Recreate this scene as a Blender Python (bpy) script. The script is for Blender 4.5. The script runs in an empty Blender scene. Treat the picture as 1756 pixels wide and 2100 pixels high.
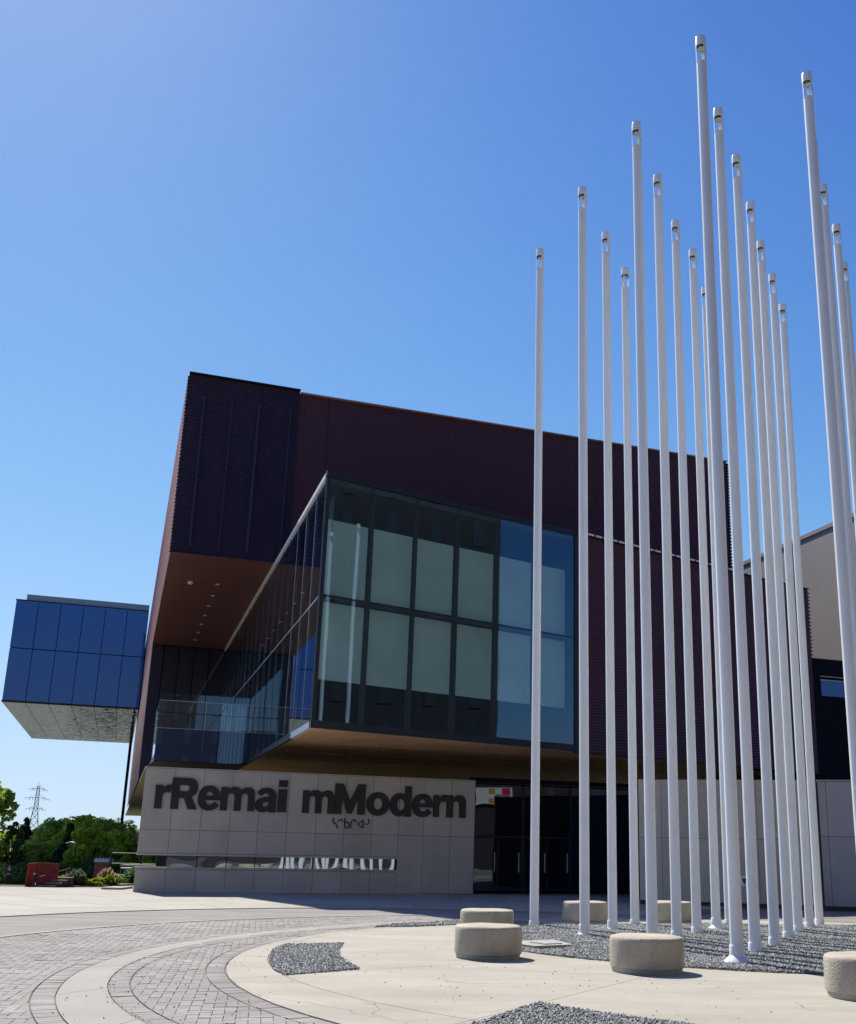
import bpy, math, random
import numpy as np
from mathutils import Matrix, Vector
random.seed(7)
rng = np.random.default_rng(7)
SC = bpy.context.scene
COL = SC.collection
rad = math.radians

# ------------------------------------------------------------------ camera
cam = bpy.data.cameras.new("camera")
camo = bpy.data.objects.new("camera", cam); COL.objects.link(camo)
cam.sensor_fit = 'HORIZONTAL'; cam.sensor_width = 36.0
cam.lens = 36.0*2103.45/1756.0
cam.shift_x = (878-1011.86)/1756.0
cam.shift_y = (1166.87-1049.5)/1756.0
cam.clip_start = 0.1; cam.clip_end = 9000
_p, _r = rad(15.2109), rad(1.17837)
R0 = Matrix(((1,0,0),(0,math.sin(_p),-math.cos(_p)),(0,math.cos(_p),math.sin(_p))))
RR = Matrix(((math.cos(_r),-math.sin(_r),0),(math.sin(_r),math.cos(_r),0),(0,0,1)))
Rc = RR @ R0
m3 = Matrix((Rc[0], -Rc[1], -Rc[2])).transposed()
camo.matrix_world = Matrix.Translation((0,0,1.6)) @ m3.to_4x4()
SC.camera = camo

# ------------------------------------------------------------------ light
SUN_EL, SUN_H = rad(51.5), (-0.559, 0.829)      # horizontal direction towards the sun
w = bpy.data.worlds.new("World"); SC.world = w; w.use_nodes = True
nt = w.node_tree
bg = nt.nodes['Background']
sky = nt.nodes.new('ShaderNodeTexSky'); sky.sky_type = 'NISHITA'; sky.sun_disc = False
sky.sun_elevation = SUN_EL; sky.sun_rotation = math.atan2(SUN_H[0], SUN_H[1])
sky.altitude = 480; sky.air_density = 1.0; sky.dust_density = 0.25; sky.ozone_density = 4.0
sep = nt.nodes.new('ShaderNodeSeparateColor'); cmb = nt.nodes.new('ShaderNodeCombineColor')
nt.links.new(sky.outputs[0], sep.inputs[0])
def _m(op, a, b_):
    n_ = nt.nodes.new('ShaderNodeMath'); n_.operation = op
    for k, v in enumerate((a, b_)):
        if isinstance(v, float): n_.inputs[k].default_value = v
        else: nt.links.new(v, n_.inputs[k])
    return n_.outputs[0]
for k_, (g_, q_, s_) in enumerate(((2.1, .095, .425), (2.15, .07, .395), (1.7, .09, .735))):      # colour response of clear prairie air
    p_ = _m('POWER', sep.outputs[k_], g_)
    nt.links.new(_m('DIVIDE', _m('MULTIPLY', p_, s_), _m('ADD', _m('MULTIPLY', p_, q_), 1.0)), cmb.inputs[k_])
nt.links.new(cmb.outputs[0], bg.inputs[0])
bg.inputs[1].default_value = 0.116
sl = bpy.data.lights.new("sun", 'SUN'); sl.energy = 5.0; sl.angle = rad(0.53); sl.color = (1.0, 0.95, 0.87)
so = bpy.data.objects.new("sun", sl); COL.objects.link(so)
sd = Vector((SUN_H[0]*math.cos(SUN_EL), SUN_H[1]*math.cos(SUN_EL), math.sin(SUN_EL)))
so.rotation_euler = sd.to_track_quat('Z', 'Y').to_euler()
vs = SC.view_settings
vs.view_transform = 'Standard'; vs.look = 'None'; vs.gamma = 1; vs.use_curve_mapping = False
vs.exposure = 0.45

# ------------------------------------------------------------------ helpers
WL = {}
def tag(o, label=None, cat=None, group=None, kind=None):
    if label: o['label'] = label
    if cat: o['category'] = cat
    if group: o['group'] = group
    if kind: o['kind'] = kind
    return o
def thing(name, loc, label, cat, group=None, rz=0):
    o = bpy.data.objects.new(name, None); COL.objects.link(o); o.location = loc
    o.rotation_euler = (0, 0, rz); o.empty_display_size = .3
    WL[o.name] = Vector(loc); return tag(o, label, cat, group)
def basis(yaw):
    c, s = math.cos(yaw), math.sin(yaw); return Vector((c, s, 0)), Vector((-s, c, 0))
UP = Vector((0,0,1))
class MB:
    def __init__(s): s.v = []; s.f = []
    def quad(s, a, b, c, d):
        n = len(s.v); s.v += [tuple(a), tuple(b), tuple(c), tuple(d)]; s.f.append((n,n+1,n+2,n+3)); return s
    def tri(s, a, b, c):
        n = len(s.v); s.v += [tuple(a), tuple(b), tuple(c)]; s.f.append((n,n+1,n+2)); return s
    def hexa(s, p):      # 8 points, bottom 4 ccw, top 4 ccw
        n = len(s.v); s.v += [tuple(q) for q in p]
        for f in ((0,3,2,1),(4,5,6,7),(0,1,5,4),(1,2,6,5),(2,3,7,6),(3,0,4,7)):
            s.f.append(tuple(n+i for i in f))
        return s
    def box(s, x0, x1, y0, y1, z0, z1, fr=None):
        fr = fr or (lambda a, b, c: Vector((a, b, c)))
        return s.hexa([fr(x0,y0,z0),fr(x1,y0,z0),fr(x1,y1,z0),fr(x0,y1,z0),fr(x0,y0,z1),fr(x1,y0,z1),fr(x1,y1,z1),fr(x0,y1,z1)])
    def prism(s, pts, z0, z1, bottom=True):
        n = len(s.v); k = len(pts)
        s.v += [(p[0],p[1],z0) for p in pts] + [(p[0],p[1],z1) for p in pts]
        if bottom: s.f.append(tuple(range(n+k-1, n-1, -1)))
        s.f.append(tuple(range(n+k, n+2*k)))
        for i in range(k):
            j = (i+1) % k; s.f.append((n+i, n+j, n+k+j, n+k+i))
        return s
    def lathe(s, prof, c=(0,0,0), seg=24, cap=True):
        n = len(s.v)
        for r, z in prof:
            for i in range(seg):
                a = 2*math.pi*i/seg; s.v.append((c[0]+r*math.cos(a), c[1]+r*math.sin(a), c[2]+z))
        for k in range(len(prof)-1):
            for i in range(seg):
                j = (i+1) % seg
                s.f.append((n+k*seg+i, n+k*seg+j, n+(k+1)*seg+j, n+(k+1)*seg+i))
        if cap:
            s.f.append(tuple(n+i for i in range(seg-1,-1,-1)))
            s.f.append(tuple(n+(len(prof)-1)*seg+i for i in range(seg)))
        return s
    def tube(s, a, b, r0, r1=None, seg=8):
        a, b = Vector(a), Vector(b); r1 = r0 if r1 is None else r1
        d = (b-a).normalized(); u = d.orthogonal().normalized(); v = d.cross(u); n = len(s.v)
        for p, r in ((a, r0), (b, r1)):
            for i in range(seg):
                t = 2*math.pi*i/seg; s.v.append(tuple(p + u*(r*math.cos(t)) + v*(r*math.sin(t))))
        for i in range(seg):
            j = (i+1) % seg; s.f.append((n+i, n+j, n+seg+j, n+seg+i))
        s.f.append(tuple(n+i for i in range(seg-1,-1,-1))); s.f.append(tuple(n+seg+i for i in range(seg)))
        return s
    def mesh(s, name, off=(0,0,0)):
        me = bpy.data.meshes.new(name)
        me.from_pydata([(a-off[0], b-off[1], c-off[2]) for a, b, c in s.v], [], s.f)
        me.validate(); me.update(); return me
def link(name, me, m, parent=None, smooth=False, loc=None, rz=0):
    o = bpy.data.objects.new(name, me); COL.objects.link(o)
    if m and not me.materials: me.materials.append(m)
    if smooth:
        me.shade_smooth() if hasattr(me, 'shade_smooth') else None
    pw = WL[parent.name] if parent else Vector((0,0,0))
    if parent: o.parent = parent
    if loc is not None: o.location = Vector(loc) - pw; WL[o.name] = Vector(loc)
    else: WL[o.name] = pw.copy()
    o.rotation_euler = (0,0,rz)
    return o
def obj(name, mb, m, parent=None, smooth=False, loc=None):
    """world-coordinate builder -> one object (origin at its parent's, or at loc)"""
    off = WL[parent.name] if parent else (Vector(loc) if loc is not None else Vector((0,0,0)))
    o = link(name, mb.mesh(name, off), m, parent, smooth)
    if not parent and loc is not None: o.location = loc; WL[o.name] = Vector(loc)
    return o
def smooth_by_angle(o, ang=35):
    me = o.data
    me.shade_smooth()
    try: me.set_sharp_from_angle(angle=rad(ang))
    except Exception: pass
def struct(name, mb, m, loc=None):
    o = obj(name, mb, m, loc=loc); o['kind'] = 'structure'; return o

# ------------------------------------------------------------------ materials
MATS = {}
def mat(name, col, rough=.6, metal=0, var=0.0, vscale=3.0, bump=0.0, bscale=40.0, spec=.5, detail=4, streak=None, rnd=0.0, speck=None, ior=None, cracks=0):
    m = bpy.data.materials.new(name); m.use_nodes = True; t = m.node_tree; N = t.nodes; L = t.links
    b = N['Principled BSDF']
    b.inputs['Base Color'].default_value = (*col, 1); b.inputs['Roughness'].default_value = rough
    b.inputs['Metallic'].default_value = metal
    if 'Specular IOR Level' in b.inputs: b.inputs['Specular IOR Level'].default_value = spec
    if ior: b.inputs['IOR'].default_value = ior
    tc = N.new('ShaderNodeTexCoord'); geo = N.new('ShaderNodeNewGeometry')
    pos = geo.outputs['Position']
    cur = None
    def noise(sc, det=4, vec=pos):
        n = N.new('ShaderNodeTexNoise'); n.inputs['Scale'].default_value = sc; n.inputs['Detail'].default_value = det
        L.new(vec, n.inputs['Vector']); return n
    rgb = N.new('ShaderNodeRGB'); rgb.outputs[0].default_value = (*col, 1); cur = rgb.outputs[0]
    if var:
        for sc, amt in ((vscale, var), (vscale*9, var*.6)):
            n = noise(sc); r = N.new('ShaderNodeMapRange')
            r.inputs['From Min'].default_value = .3; r.inputs['From Max'].default_value = .7
            r.inputs['To Min'].default_value = 1-amt; r.inputs['To Max'].default_value = 1+amt
            L.new(n.outputs[0], r.inputs[0])
            mx = N.new('ShaderNodeVectorMath'); mx.operation = 'SCALE'
            L.new(cur, mx.inputs[0]); L.new(r.outputs[0], mx.inputs['Scale']); cur = mx.outputs[0]
    if streak:      # (vector scale, amount): stretched wear
        mp = N.new('ShaderNodeMapping'); mp.inputs['Scale'].default_value = streak[0]; L.new(pos, mp.inputs[0])
        n = noise(1.0, 5, mp.outputs[0]); r = N.new('ShaderNodeMapRange')
        r.inputs['From Min'].default_value = .35; r.inputs['From Max'].default_value = .65
        r.inputs['To Min'].default_value = 1-streak[1]; r.inputs['To Max'].default_value = 1+streak[1]*.5
        L.new(n.outputs[0], r.inputs[0]); mx = N.new('ShaderNodeVectorMath'); mx.operation = 'SCALE'
        L.new(cur, mx.inputs[0]); L.new(r.outputs[0], mx.inputs['Scale']); cur = mx.outputs[0]
    if rnd:
        oi = N.new('ShaderNodeObjectInfo'); at = N.new('ShaderNodeAttribute'); at.attribute_name = 'rnd'
        ad = N.new('ShaderNodeMath'); ad.operation = 'ADD'; L.new(oi.outputs['Random'], ad.inputs[0]); L.new(at.outputs['Fac'], ad.inputs[1])
        fr = N.new('ShaderNodeMath'); fr.operation = 'FRACT'; L.new(ad.outputs[0], fr.inputs[0])
        r = N.new('ShaderNodeMapRange'); r.inputs['To Min'].default_value = 1-rnd; r.inputs['To Max'].default_value = 1+rnd
        L.new(fr.outputs[0], r.inputs[0]); mx = N.new('ShaderNodeVectorMath'); mx.operation = 'SCALE'
        L.new(cur, mx.inputs[0]); L.new(r.outputs[0], mx.inputs['Scale']); cur = mx.outputs[0]
    if speck:       # (scale, threshold, colour, mix)
        vo = N.new('ShaderNodeTexVoronoi'); vo.inputs['Scale'].default_value = speck[0]; L.new(pos, vo.inputs['Vector'])
        n2 = noise(speck[0]*.23, 2)
        ms = N.new('ShaderNodeMath'); ms.operation = 'MULTIPLY'; ms.inputs[1].default_value = speck[1]*2
        L.new(n2.outputs[0], ms.inputs[0])
        lt = N.new('ShaderNodeMath'); lt.operation = 'LESS_THAN'; L.new(vo.outputs['Distance'], lt.inputs[0]); L.new(ms.outputs[0], lt.inputs[1])
        ml = N.new('ShaderNodeMath'); ml.operation = 'MULTIPLY'; ml.inputs[1].default_value = speck[3]; L.new(lt.outputs[0], ml.inputs[0])
        mix = N.new('ShaderNodeMix'); mix.data_type = 'RGBA'
        L.new(ml.outputs[0], mix.inputs[0]); L.new(cur, mix.inputs[6]); mix.inputs[7].default_value = (*speck[2], 1); cur = mix.outputs[2]
    if cracks:
        dn = noise(.8, 3); vm = N.new('ShaderNodeVectorMath'); vm.operation = 'MULTIPLY_ADD'; vm.inputs[1].default_value = (1.1,1.1,0); L.new(dn.outputs[1], vm.inputs[0]); L.new(pos, vm.inputs[2])
        vo = N.new('ShaderNodeTexVoronoi'); vo.feature = 'DISTANCE_TO_EDGE'; vo.inputs['Scale'].default_value = cracks; L.new(vm.outputs[0], vo.inputs['Vector'])
        ck = N.new('ShaderNodeMath'); ck.operation = 'LESS_THAN'; ck.inputs[1].default_value = .0022; L.new(vo.outputs['Distance'], ck.inputs[0])
        m1_ = noise(.35, 2); gt = N.new('ShaderNodeMath'); gt.operation = 'GREATER_THAN'; gt.inputs[1].default_value = .53; L.new(m1_.outputs[0], gt.inputs[0])
        mm_ = N.new('ShaderNodeMath'); mm_.operation = 'MULTIPLY'; L.new(ck.outputs[0], mm_.inputs[0]); L.new(gt.outputs[0], mm_.inputs[1])
        m2_ = N.new('ShaderNodeMath'); m2_.operation = 'MULTIPLY'; m2_.inputs[1].default_value = .35; L.new(mm_.outputs[0], m2_.inputs[0])
        mix = N.new('ShaderNodeMix'); mix.data_type = 'RGBA'; L.new(m2_.outputs[0], mix.inputs[0]); L.new(cur, mix.inputs[6]); mix.inputs[7].default_value = (.09,.075,.06,1); cur = mix.outputs[2]
    L.new(cur, b.inputs['Base Color'])
    if bump:
        n = noise(bscale, 6); bp = N.new('ShaderNodeBump'); bp.inputs['Strength'].default_value = bump
        bp.inputs['Distance'].default_value = .02; L.new(n.outputs[0], bp.inputs['Height'])
        if speck:
            inv = N.new('ShaderNodeMath'); inv.operation = 'SUBTRACT'; inv.inputs[0].default_value = 1; L.new(lt.outputs[0], inv.inputs[1])
            bp2 = N.new('ShaderNodeBump'); bp2.inputs['Strength'].default_value = .5; bp2.inputs['Distance'].default_value = .01
            L.new(inv.outputs[0], bp2.inputs['Height']); L.new(bp.outputs[0], bp2.inputs['Normal']); L.new(bp2.outputs[0], b.inputs['Normal'])
        else: L.new(bp.outputs[0], b.inputs['Normal'])
    MATS[name] = m; return m
def glass(name, tint=(.6,.75,.75), refl=.25, wob=.0, wscale=.5, rcol=(.85,.95,1)):
    m = bpy.data.materials.new(name); m.use_nodes = True; t = m.node_tree; N = t.nodes; L = t.links
    N.remove(N['Principled BSDF']); out = N['Material Output']
    tr = N.new('ShaderNodeBsdfTransparent'); tr.inputs[0].default_value = (*tint, 1)
    gl = N.new('ShaderNodeBsdfGlossy'); gl.inputs['Roughness'].default_value = .0; gl.inputs[0].default_value = (*rcol, 1)
    lw = N.new('ShaderNodeLayerWeight'); lw.inputs[0].default_value = .5
    fr = N.new('ShaderNodeMath'); fr.operation = 'POWER'; fr.inputs[1].default_value = 4.0; L.new(lw.outputs['Facing'], fr.inputs[0])
    mr = N.new('ShaderNodeMapRange'); mr.inputs['From Min'].default_value = 0; mr.inputs['From Max'].default_value = 1
    mr.inputs['To Min'].default_value = refl; mr.inputs['To Max'].default_value = 1
    L.new(fr.outputs[0], mr.inputs[0]); mx = N.new('ShaderNodeMixShader')
    L.new(mr.outputs[0], mx.inputs[0]); L.new(tr.outputs[0], mx.inputs[1]); L.new(gl.outputs[0], mx.inputs[2]); L.new(mx.outputs[0], out.inputs[0])
    if wob:
        geo = N.new('ShaderNodeNewGeometry'); n = N.new('ShaderNodeTexNoise'); n.inputs['Scale'].default_value = wscale; n.inputs['Detail'].default_value = 1
        L.new(geo.outputs['Position'], n.inputs['Vector']); bp = N.new('ShaderNodeBump'); bp.inputs['Strength'].default_value = 1; bp.inputs['Distance'].default_value = wob
        L.new(n.outputs[0], bp.inputs['Height']); L.new(bp.outputs[0], gl.inputs['Normal'])
    MATS[name] = m; return m
def dark_glass(name, base, refl=.2, wob=.0, wscale=.5):
    m = bpy.data.materials.new(name); m.use_nodes = True; t = m.node_tree; N = t.nodes; L = t.links
    N.remove(N['Principled BSDF']); out = N['Material Output']
    df = N.new('ShaderNodeBsdfDiffuse'); df.inputs[0].default_value = (*base, 1)
    gl = N.new('ShaderNodeBsdfGlossy'); gl.inputs['Roughness'].default_value = .0; gl.inputs[0].default_value = (.8,.9,1,1)
    lw = N.new('ShaderNodeLayerWeight'); lw.inputs[0].default_value = .5
    fr = N.new('ShaderNodeMath'); fr.operation = 'POWER'; fr.inputs[1].default_value = 4.0; L.new(lw.outputs['Facing'], fr.inputs[0])
    mr = N.new('ShaderNodeMapRange'); mr.inputs['From Min'].default_value = 0; mr.inputs['From Max'].default_value = 1
    mr.inputs['To Min'].default_value = refl; mr.inputs['To Max'].default_value = 1
    L.new(fr.outputs[0], mr.inputs[0]); mx = N.new('ShaderNodeMixShader')
    L.new(mr.outputs[0], mx.inputs[0]); L.new(df.outputs[0], mx.inputs[1]); L.new(gl.outputs[0], mx.inputs[2]); L.new(mx.outputs[0], out.inputs[0])
    geo = N.new('ShaderNodeNewGeometry'); n = N.new('ShaderNodeTexNoise'); n.inputs['Scale'].default_value = wscale; n.inputs['Detail'].default_value = 1
    L.new(geo.outputs['Position'], n.inputs['Vector']); bp = N.new('ShaderNodeBump'); bp.inputs['Strength'].default_value = 1; bp.inputs['Distance'].default_value = wob or .0001
    L.new(n.outputs[0], bp.inputs['Height']); L.new(bp.outputs[0], gl.inputs['Normal'])
    MATS[name] = m; return m

M_conc_wall = mat('concrete_panel', (.48,.43,.36), .8, var=.06, vscale=1.2, bump=.25, bscale=30, rnd=.06, streak=((.6,.6,.12),.06))
M_conc_wall2 = mat('grey_panel', (.32,.32,.33), .7, var=.05, vscale=1.5, bump=.2, bscale=30, rnd=.06)
M_joint = mat('dark_joint', (.06,.055,.05), .9)
M_letter = mat('dark_bronze_letters', (.012,.009,.011), .55, var=.2, vscale=2)
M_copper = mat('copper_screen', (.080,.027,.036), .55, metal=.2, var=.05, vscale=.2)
M_copper_sunlit = mat('sunlit_copper_screen', (.78,.47,.58), .32, metal=.5, var=.08, vscale=.4)  # brighter copper: sun and sky sheen of the left side put into the colour
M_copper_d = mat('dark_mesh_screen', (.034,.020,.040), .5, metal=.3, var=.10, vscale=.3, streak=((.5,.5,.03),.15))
M_cop_soffit = mat('copper_soffit', (.17,.058,.048), .5, metal=.2, var=.1, vscale=.4)
M_coping_lit = mat('sunlit_pink_coping', (.42,.25,.24), .5, var=.1)  # pink stands in for sun glow along the roofline
M_dark_metal = mat('dark_metal', (.018,.018,.024), .5, var=.15, spec=.3)
M_grey_metal = mat('grey_metal', (.35,.35,.36), .4, var=.08)
M_white_metal = mat('white_trim', (.75,.75,.74), .45, var=.05)
M_wood = mat('wood_soffit', (.84,.50,.24), .6, var=.12, vscale=.5, streak=((.35,2.5,1),.16))
M_cream = mat('cream_soffit', (.52,.47,.33), .7, var=.08, vscale=.3)
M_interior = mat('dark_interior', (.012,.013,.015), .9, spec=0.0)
M_int_floor = mat('interior_floor', (.05,.05,.052), .6, var=.1)
M_box_glass = glass('box_front_glass', (.86,.94,.93), .075, .0035, .45, (.50,.70,.95))
M_side_glass = glass('box_side_glass', (.66,.73,.80), .34, .002, .5)
M_guard_glass = glass('guard_glass', (.90,.93,.95), .07)
M_slot_glass = dark_glass('slot_glass', (.006,.007,.008), .32, .006, .9)
M_door_glass = dark_glass('door_glass', (.006,.006,.008), .10, .004, .8)
M_blue_glass = dark_glass('blue_spandrel_glass', (.014,.085,.30), .055, .0015, .4)
M_fascia = dark_glass('navy_fascia_glass', (.022,.038,.085), .10, .001, .4)
M_back_glass = dark_glass('dark_terrace_glass', (.008,.013,.028), .12, .002, .4)
M_mirror_soffit = dark_glass('polished_metal_soffit', (.10,.065,.045), .12, .05, .9)
M_beige = mat('beige_cladding', (.36,.315,.29), .6, var=.04, vscale=.3)
M_frame = mat('screen_frame_paint', (.030,.020,.038), .6)
M_navy = mat('navy_cladding', (.006,.007,.014), .7, var=.15, spec=.1)
M_pole = mat('white_powder_coat', (.87,.87,.85), .24, var=.025, vscale=1.5, speck=(9.0,.045,(.12,.11,.10),.5))
M_lamp_dark = mat('lamp_ring', (.02,.025,.025), .4)
M_lens = mat('lamp_lens', (.42,.46,.42), .3, var=.2, vscale=30)
M_bench = mat('bench_concrete', (.44,.39,.30), .85, var=.10, vscale=2.5, bump=.6, bscale=45, speck=(27.0,.12,(.10,.085,.06),.85), streak=((3,3,.8),.12))
M_gravel = mat('grey_gravel', (.25,.26,.25), .8, var=.10, vscale=60, rnd=.55)
M_gravel_bed = mat('gravel_bed', (.11,.115,.11), .95, var=.3, vscale=60)
M_slab = mat('plaza_concrete', (.355,.328,.268), .85, var=.055, vscale=.7, bump=.25, bscale=60, rnd=.035, speck=(5.0,.035,(.13,.11,.09),.4), streak=((.5,1.6,1),.10), cracks=.28)
M_band = mat('band_concrete', (.30,.276,.245), .85, var=.07, vscale=.9, bump=.2, bscale=50, rnd=.05)
M_walk = mat('walk_concrete', (.355,.332,.28), .85, var=.07, vscale=.5, bump=.2, bscale=40, rnd=.06, streak=((.4,1.2,1),.08))
M_lane = mat('lane_concrete', (.235,.212,.188), .88, var=.10, vscale=.6, bump=.2, bscale=40, streak=((.25,1.8,1),.20), cracks=.22)
M_paver = mat('concrete_paver', (.258,.236,.216), .85, var=.12, vscale=.6, bump=.3, bscale=70, rnd=.11, streak=((.3,.9,1),.14))
M_sand = mat('joint_sand', (.17,.155,.14), .95, var=.3, vscale=30)
M_terrain = mat('terrain_grass_dirt', (.10,.095,.055), .95, var=.35, vscale=.25, bump=.4, bscale=4)
M_path = mat('path_paving', (.42,.40,.37), .9, var=.06)
M_brick = mat('brown_brick', (.040,.034,.036), .8, var=.15, vscale=2, streak=((1,1,8),.2))
M_window = dark_glass('far_window', (.065,.07,.075), .04)
M_red = mat('red_paint', (.27,.020,.024), .5, var=.12, vscale=4, streak=((6,6,1),.2))
M_rust = mat('rusty_step', (.10,.045,.03), .8, var=.2)
M_orange = mat('red_orange_plastic', (.42,.07,.03), .5, var=.06)
M_bark = mat('bark', (.09,.065,.045), .9, var=.3, vscale=8, bump=.5)
M_steel = mat('galvanised_steel', (.12,.15,.17), .5, var=.1)
M_navyblue = mat('blue_paint', (.02,.035,.18), .5)
M_gconc = mat('bridge_concrete', (.11,.115,.12), .9, var=.15, vscale=.2)
M_skin = mat('skin', (.45,.28,.20), .6); M_cloth = mat('dark_olive_cloth', (.03,.032,.022), .9, var=.2, vscale=8)
M_cloth2 = mat('black_cloth', (.012,.012,.015), .9); M_hair = mat('dark_hair', (.02,.014,.01), .8)
def leafmat(name, col, tr=.55, var=.35):
    m = bpy.data.materials.new(name); m.use_nodes = True; t = m.node_tree; N = t.nodes; L = t.links
    N.remove(N['Principled BSDF']); out = N['Material Output']
    at = N.new('ShaderNodeAttribute'); at.attribute_name = 'rnd'
    rp = N.new('ShaderNodeMapRange'); rp.inputs['To Min'].default_value = 1-var; rp.inputs['To Max'].default_value = 1+var
    L.new(at.outputs['Fac'], rp.inputs[0])
    sc_ = N.new('ShaderNodeVectorMath'); sc_.operation = 'SCALE'; sc_.inputs[0].default_value = col; L.new(rp.outputs[0], sc_.inputs['Scale'])
    d = N.new('ShaderNodeBsdfDiffuse'); tl = N.new('ShaderNodeBsdfTranslucent'); L.new(sc_.outputs[0], d.inputs[0]); L.new(sc_.outputs[0], tl.inputs[0])
    mx = N.new('ShaderNodeMixShader'); mx.inputs[0].default_value = tr; L.new(d.outputs[0], mx.inputs[1]); L.new(tl.outputs[0], mx.inputs[2]); L.new(mx.outputs[0], out.inputs[0])
    return m
L_bright = leafmat('leaf_bright', (.50,.62,.08)); L_mid = leafmat('leaf_mid', (.42,.58,.12)); L_dark = leafmat('leaf_dark', (.16,.25,.08))
L_far = leafmat('leaf_far', (.20,.27,.15)); L_yellow = leafmat('leaf_yellow', (.26,.33,.03)); L_blue = leafmat('leaf_bluegreen', (.13,.19,.10))
L_pink = leafmat('grass_plume', (.42,.33,.20)); L_spruce = leafmat('leaf_spruce', (.045,.085,.05), .15)
M_blind = bpy.data.materials.new('roller_blind'); M_blind.use_nodes = True
def _bl():
    t = M_blind.node_tree; N = t.nodes; L = t.links; N.remove(N['Principled BSDF']); out = N['Material Output']
    d = N.new('ShaderNodeBsdfDiffuse'); tl = N.new('ShaderNodeBsdfTranslucent'); g = N.new('ShaderNodeNewGeometry')
    n = N.new('ShaderNodeTexNoise'); n.inputs['Scale'].default_value = .7; L.new(g.outputs['Position'], n.inputs['Vector'])
    r = N.new('ShaderNodeMapRange'); r.inputs['To Min'].default_value = .85; r.inputs['To Max'].default_value = 1.1; L.new(n.outputs[0], r.inputs[0])
    s = N.new('ShaderNodeVectorMath'); s.operation = 'SCALE'; s.inputs[0].default_value = (.88,.92,.84); L.new(r.outputs[0], s.inputs['Scale'])
    L.new(s.outputs[0], d.inputs[0]); L.new(s.outputs[0], tl.inputs[0])
    mx = N.new('ShaderNodeMixShader'); mx.inputs[0].default_value = .5; L.new(d.outputs[0], mx.inputs[1]); L.new(tl.outputs[0], mx.inputs[2]); L.new(mx.outputs[0], out.inputs[0])
_bl()

# ================================================================== GROUND
def smst(t): t = max(0, min(1, t)); return t*t*(3-2*t)
def ground_h(x, y):
    y0 = 37.6 if x < -14.2 else 47.0
    z = -2.15*smst((y-y0)/30.0)
    if y > 92: z += 2.9*smst((y-95)/25.0)*smst((x+62)/25.0)
    if y > 150: z *= 1-smst((y-150)/80)
    return z - .035
xs = list(np.arange(-130, 60, 2.5)); xs = [-4000,-1500,-600,-300,-200]+xs+[90,150,300,700,1500,4000]
ys = [-4000,-1000,-300,-100,-50,-20]+list(np.arange(-5, 36, 6.0))+list(np.arange(36, 140, 2.0))+[150,165,180,200,240,300,500,900,2000,6000]
b = MB(); b.v = [(x, y, ground_h(x, y)) for y in ys for x in xs]; nx = len(xs)
b.f = [(j*nx+i, j*nx+i+1, (j+1)*nx+i+1, (j+1)*nx+i) for j in range(len(ys)-1) for i in range(nx-1)]
struct('ground', b, M_terrain)
# plaza lane sheet (everything under the shaped paving)
EDGE = [(-80,26),(-45,31),(-16.6,36.6),(-15.6,36.75),(-13.83,38.4),(-13.0,40.5),(-12.6,45.5)]
b = MB(); pts = [(-80,-60),(90,-60),(90,45.5)] + EDGE[::-1]
b.prism(pts, -.034, -.012); struct('plaza_lane', b, M_lane)
struct('road', MB().prism([(-70,-40),(60,-40),(60,3.5),(-70,-6)], -.03, -.006), mat('asphalt', (.07,.07,.07), .9, var=.2, bump=.4))
# path lower down, seen over the plaza's edge
b = MB(); 
for i in range(8):
    x0, x1 = -62+i*4, -58+i*4
    b.hexa([Vector((x, y, ground_h(x, y)-.1)) for x, y in ((x0,80),(x1,80),(x1,87.5),(x0,87.5))]+[Vector((x, y, ground_h(x, y)+.05)) for x, y in ((x0,80),(x1,80),(x1,87.5),(x0,87.5))])
struct('path', b, M_path)

def inpoly(px, py, poly):
    r = np.zeros(len(px), bool); n = len(poly); j = n-1
    for i in range(n):
        xi, yi = poly[i]; xj, yj = poly[j]
        c = ((yi > py) != (yj > py)) & (px < (xj-xi)*(py-yi)/((yj-yi) or 1e-9)+xi); r ^= c; j = i
    return r
def circ_pt(c, r, a): return (c[0]+r*math.cos(a), c[1]+r*math.sin(a))
def clip(poly, p, n):      # keep side (q-p).n >= 0
    out = []
    for i in range(len(poly)):
        a, c = poly[i], poly[(i+1) % len(poly)]
        da = (a[0]-p[0])*n[0]+(a[1]-p[1])*n[1]; dc = (c[0]-p[0])*n[0]+(c[1]-p[1])*n[1]
        if da >= 0: out.append(a)
        if (da >= 0) != (dc >= 0):
            t = da/(da-dc); out.append((a[0]+t*(c[0]-a[0]), a[1]+t*(c[1]-a[1])))
    return out
IC, IR = (6.24,16.53), 9.88                 # island
RC, RRi = (5.27,17.16), 8.52                # inner edge of its outer ring
HUB = (5.2,19.6)
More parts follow.
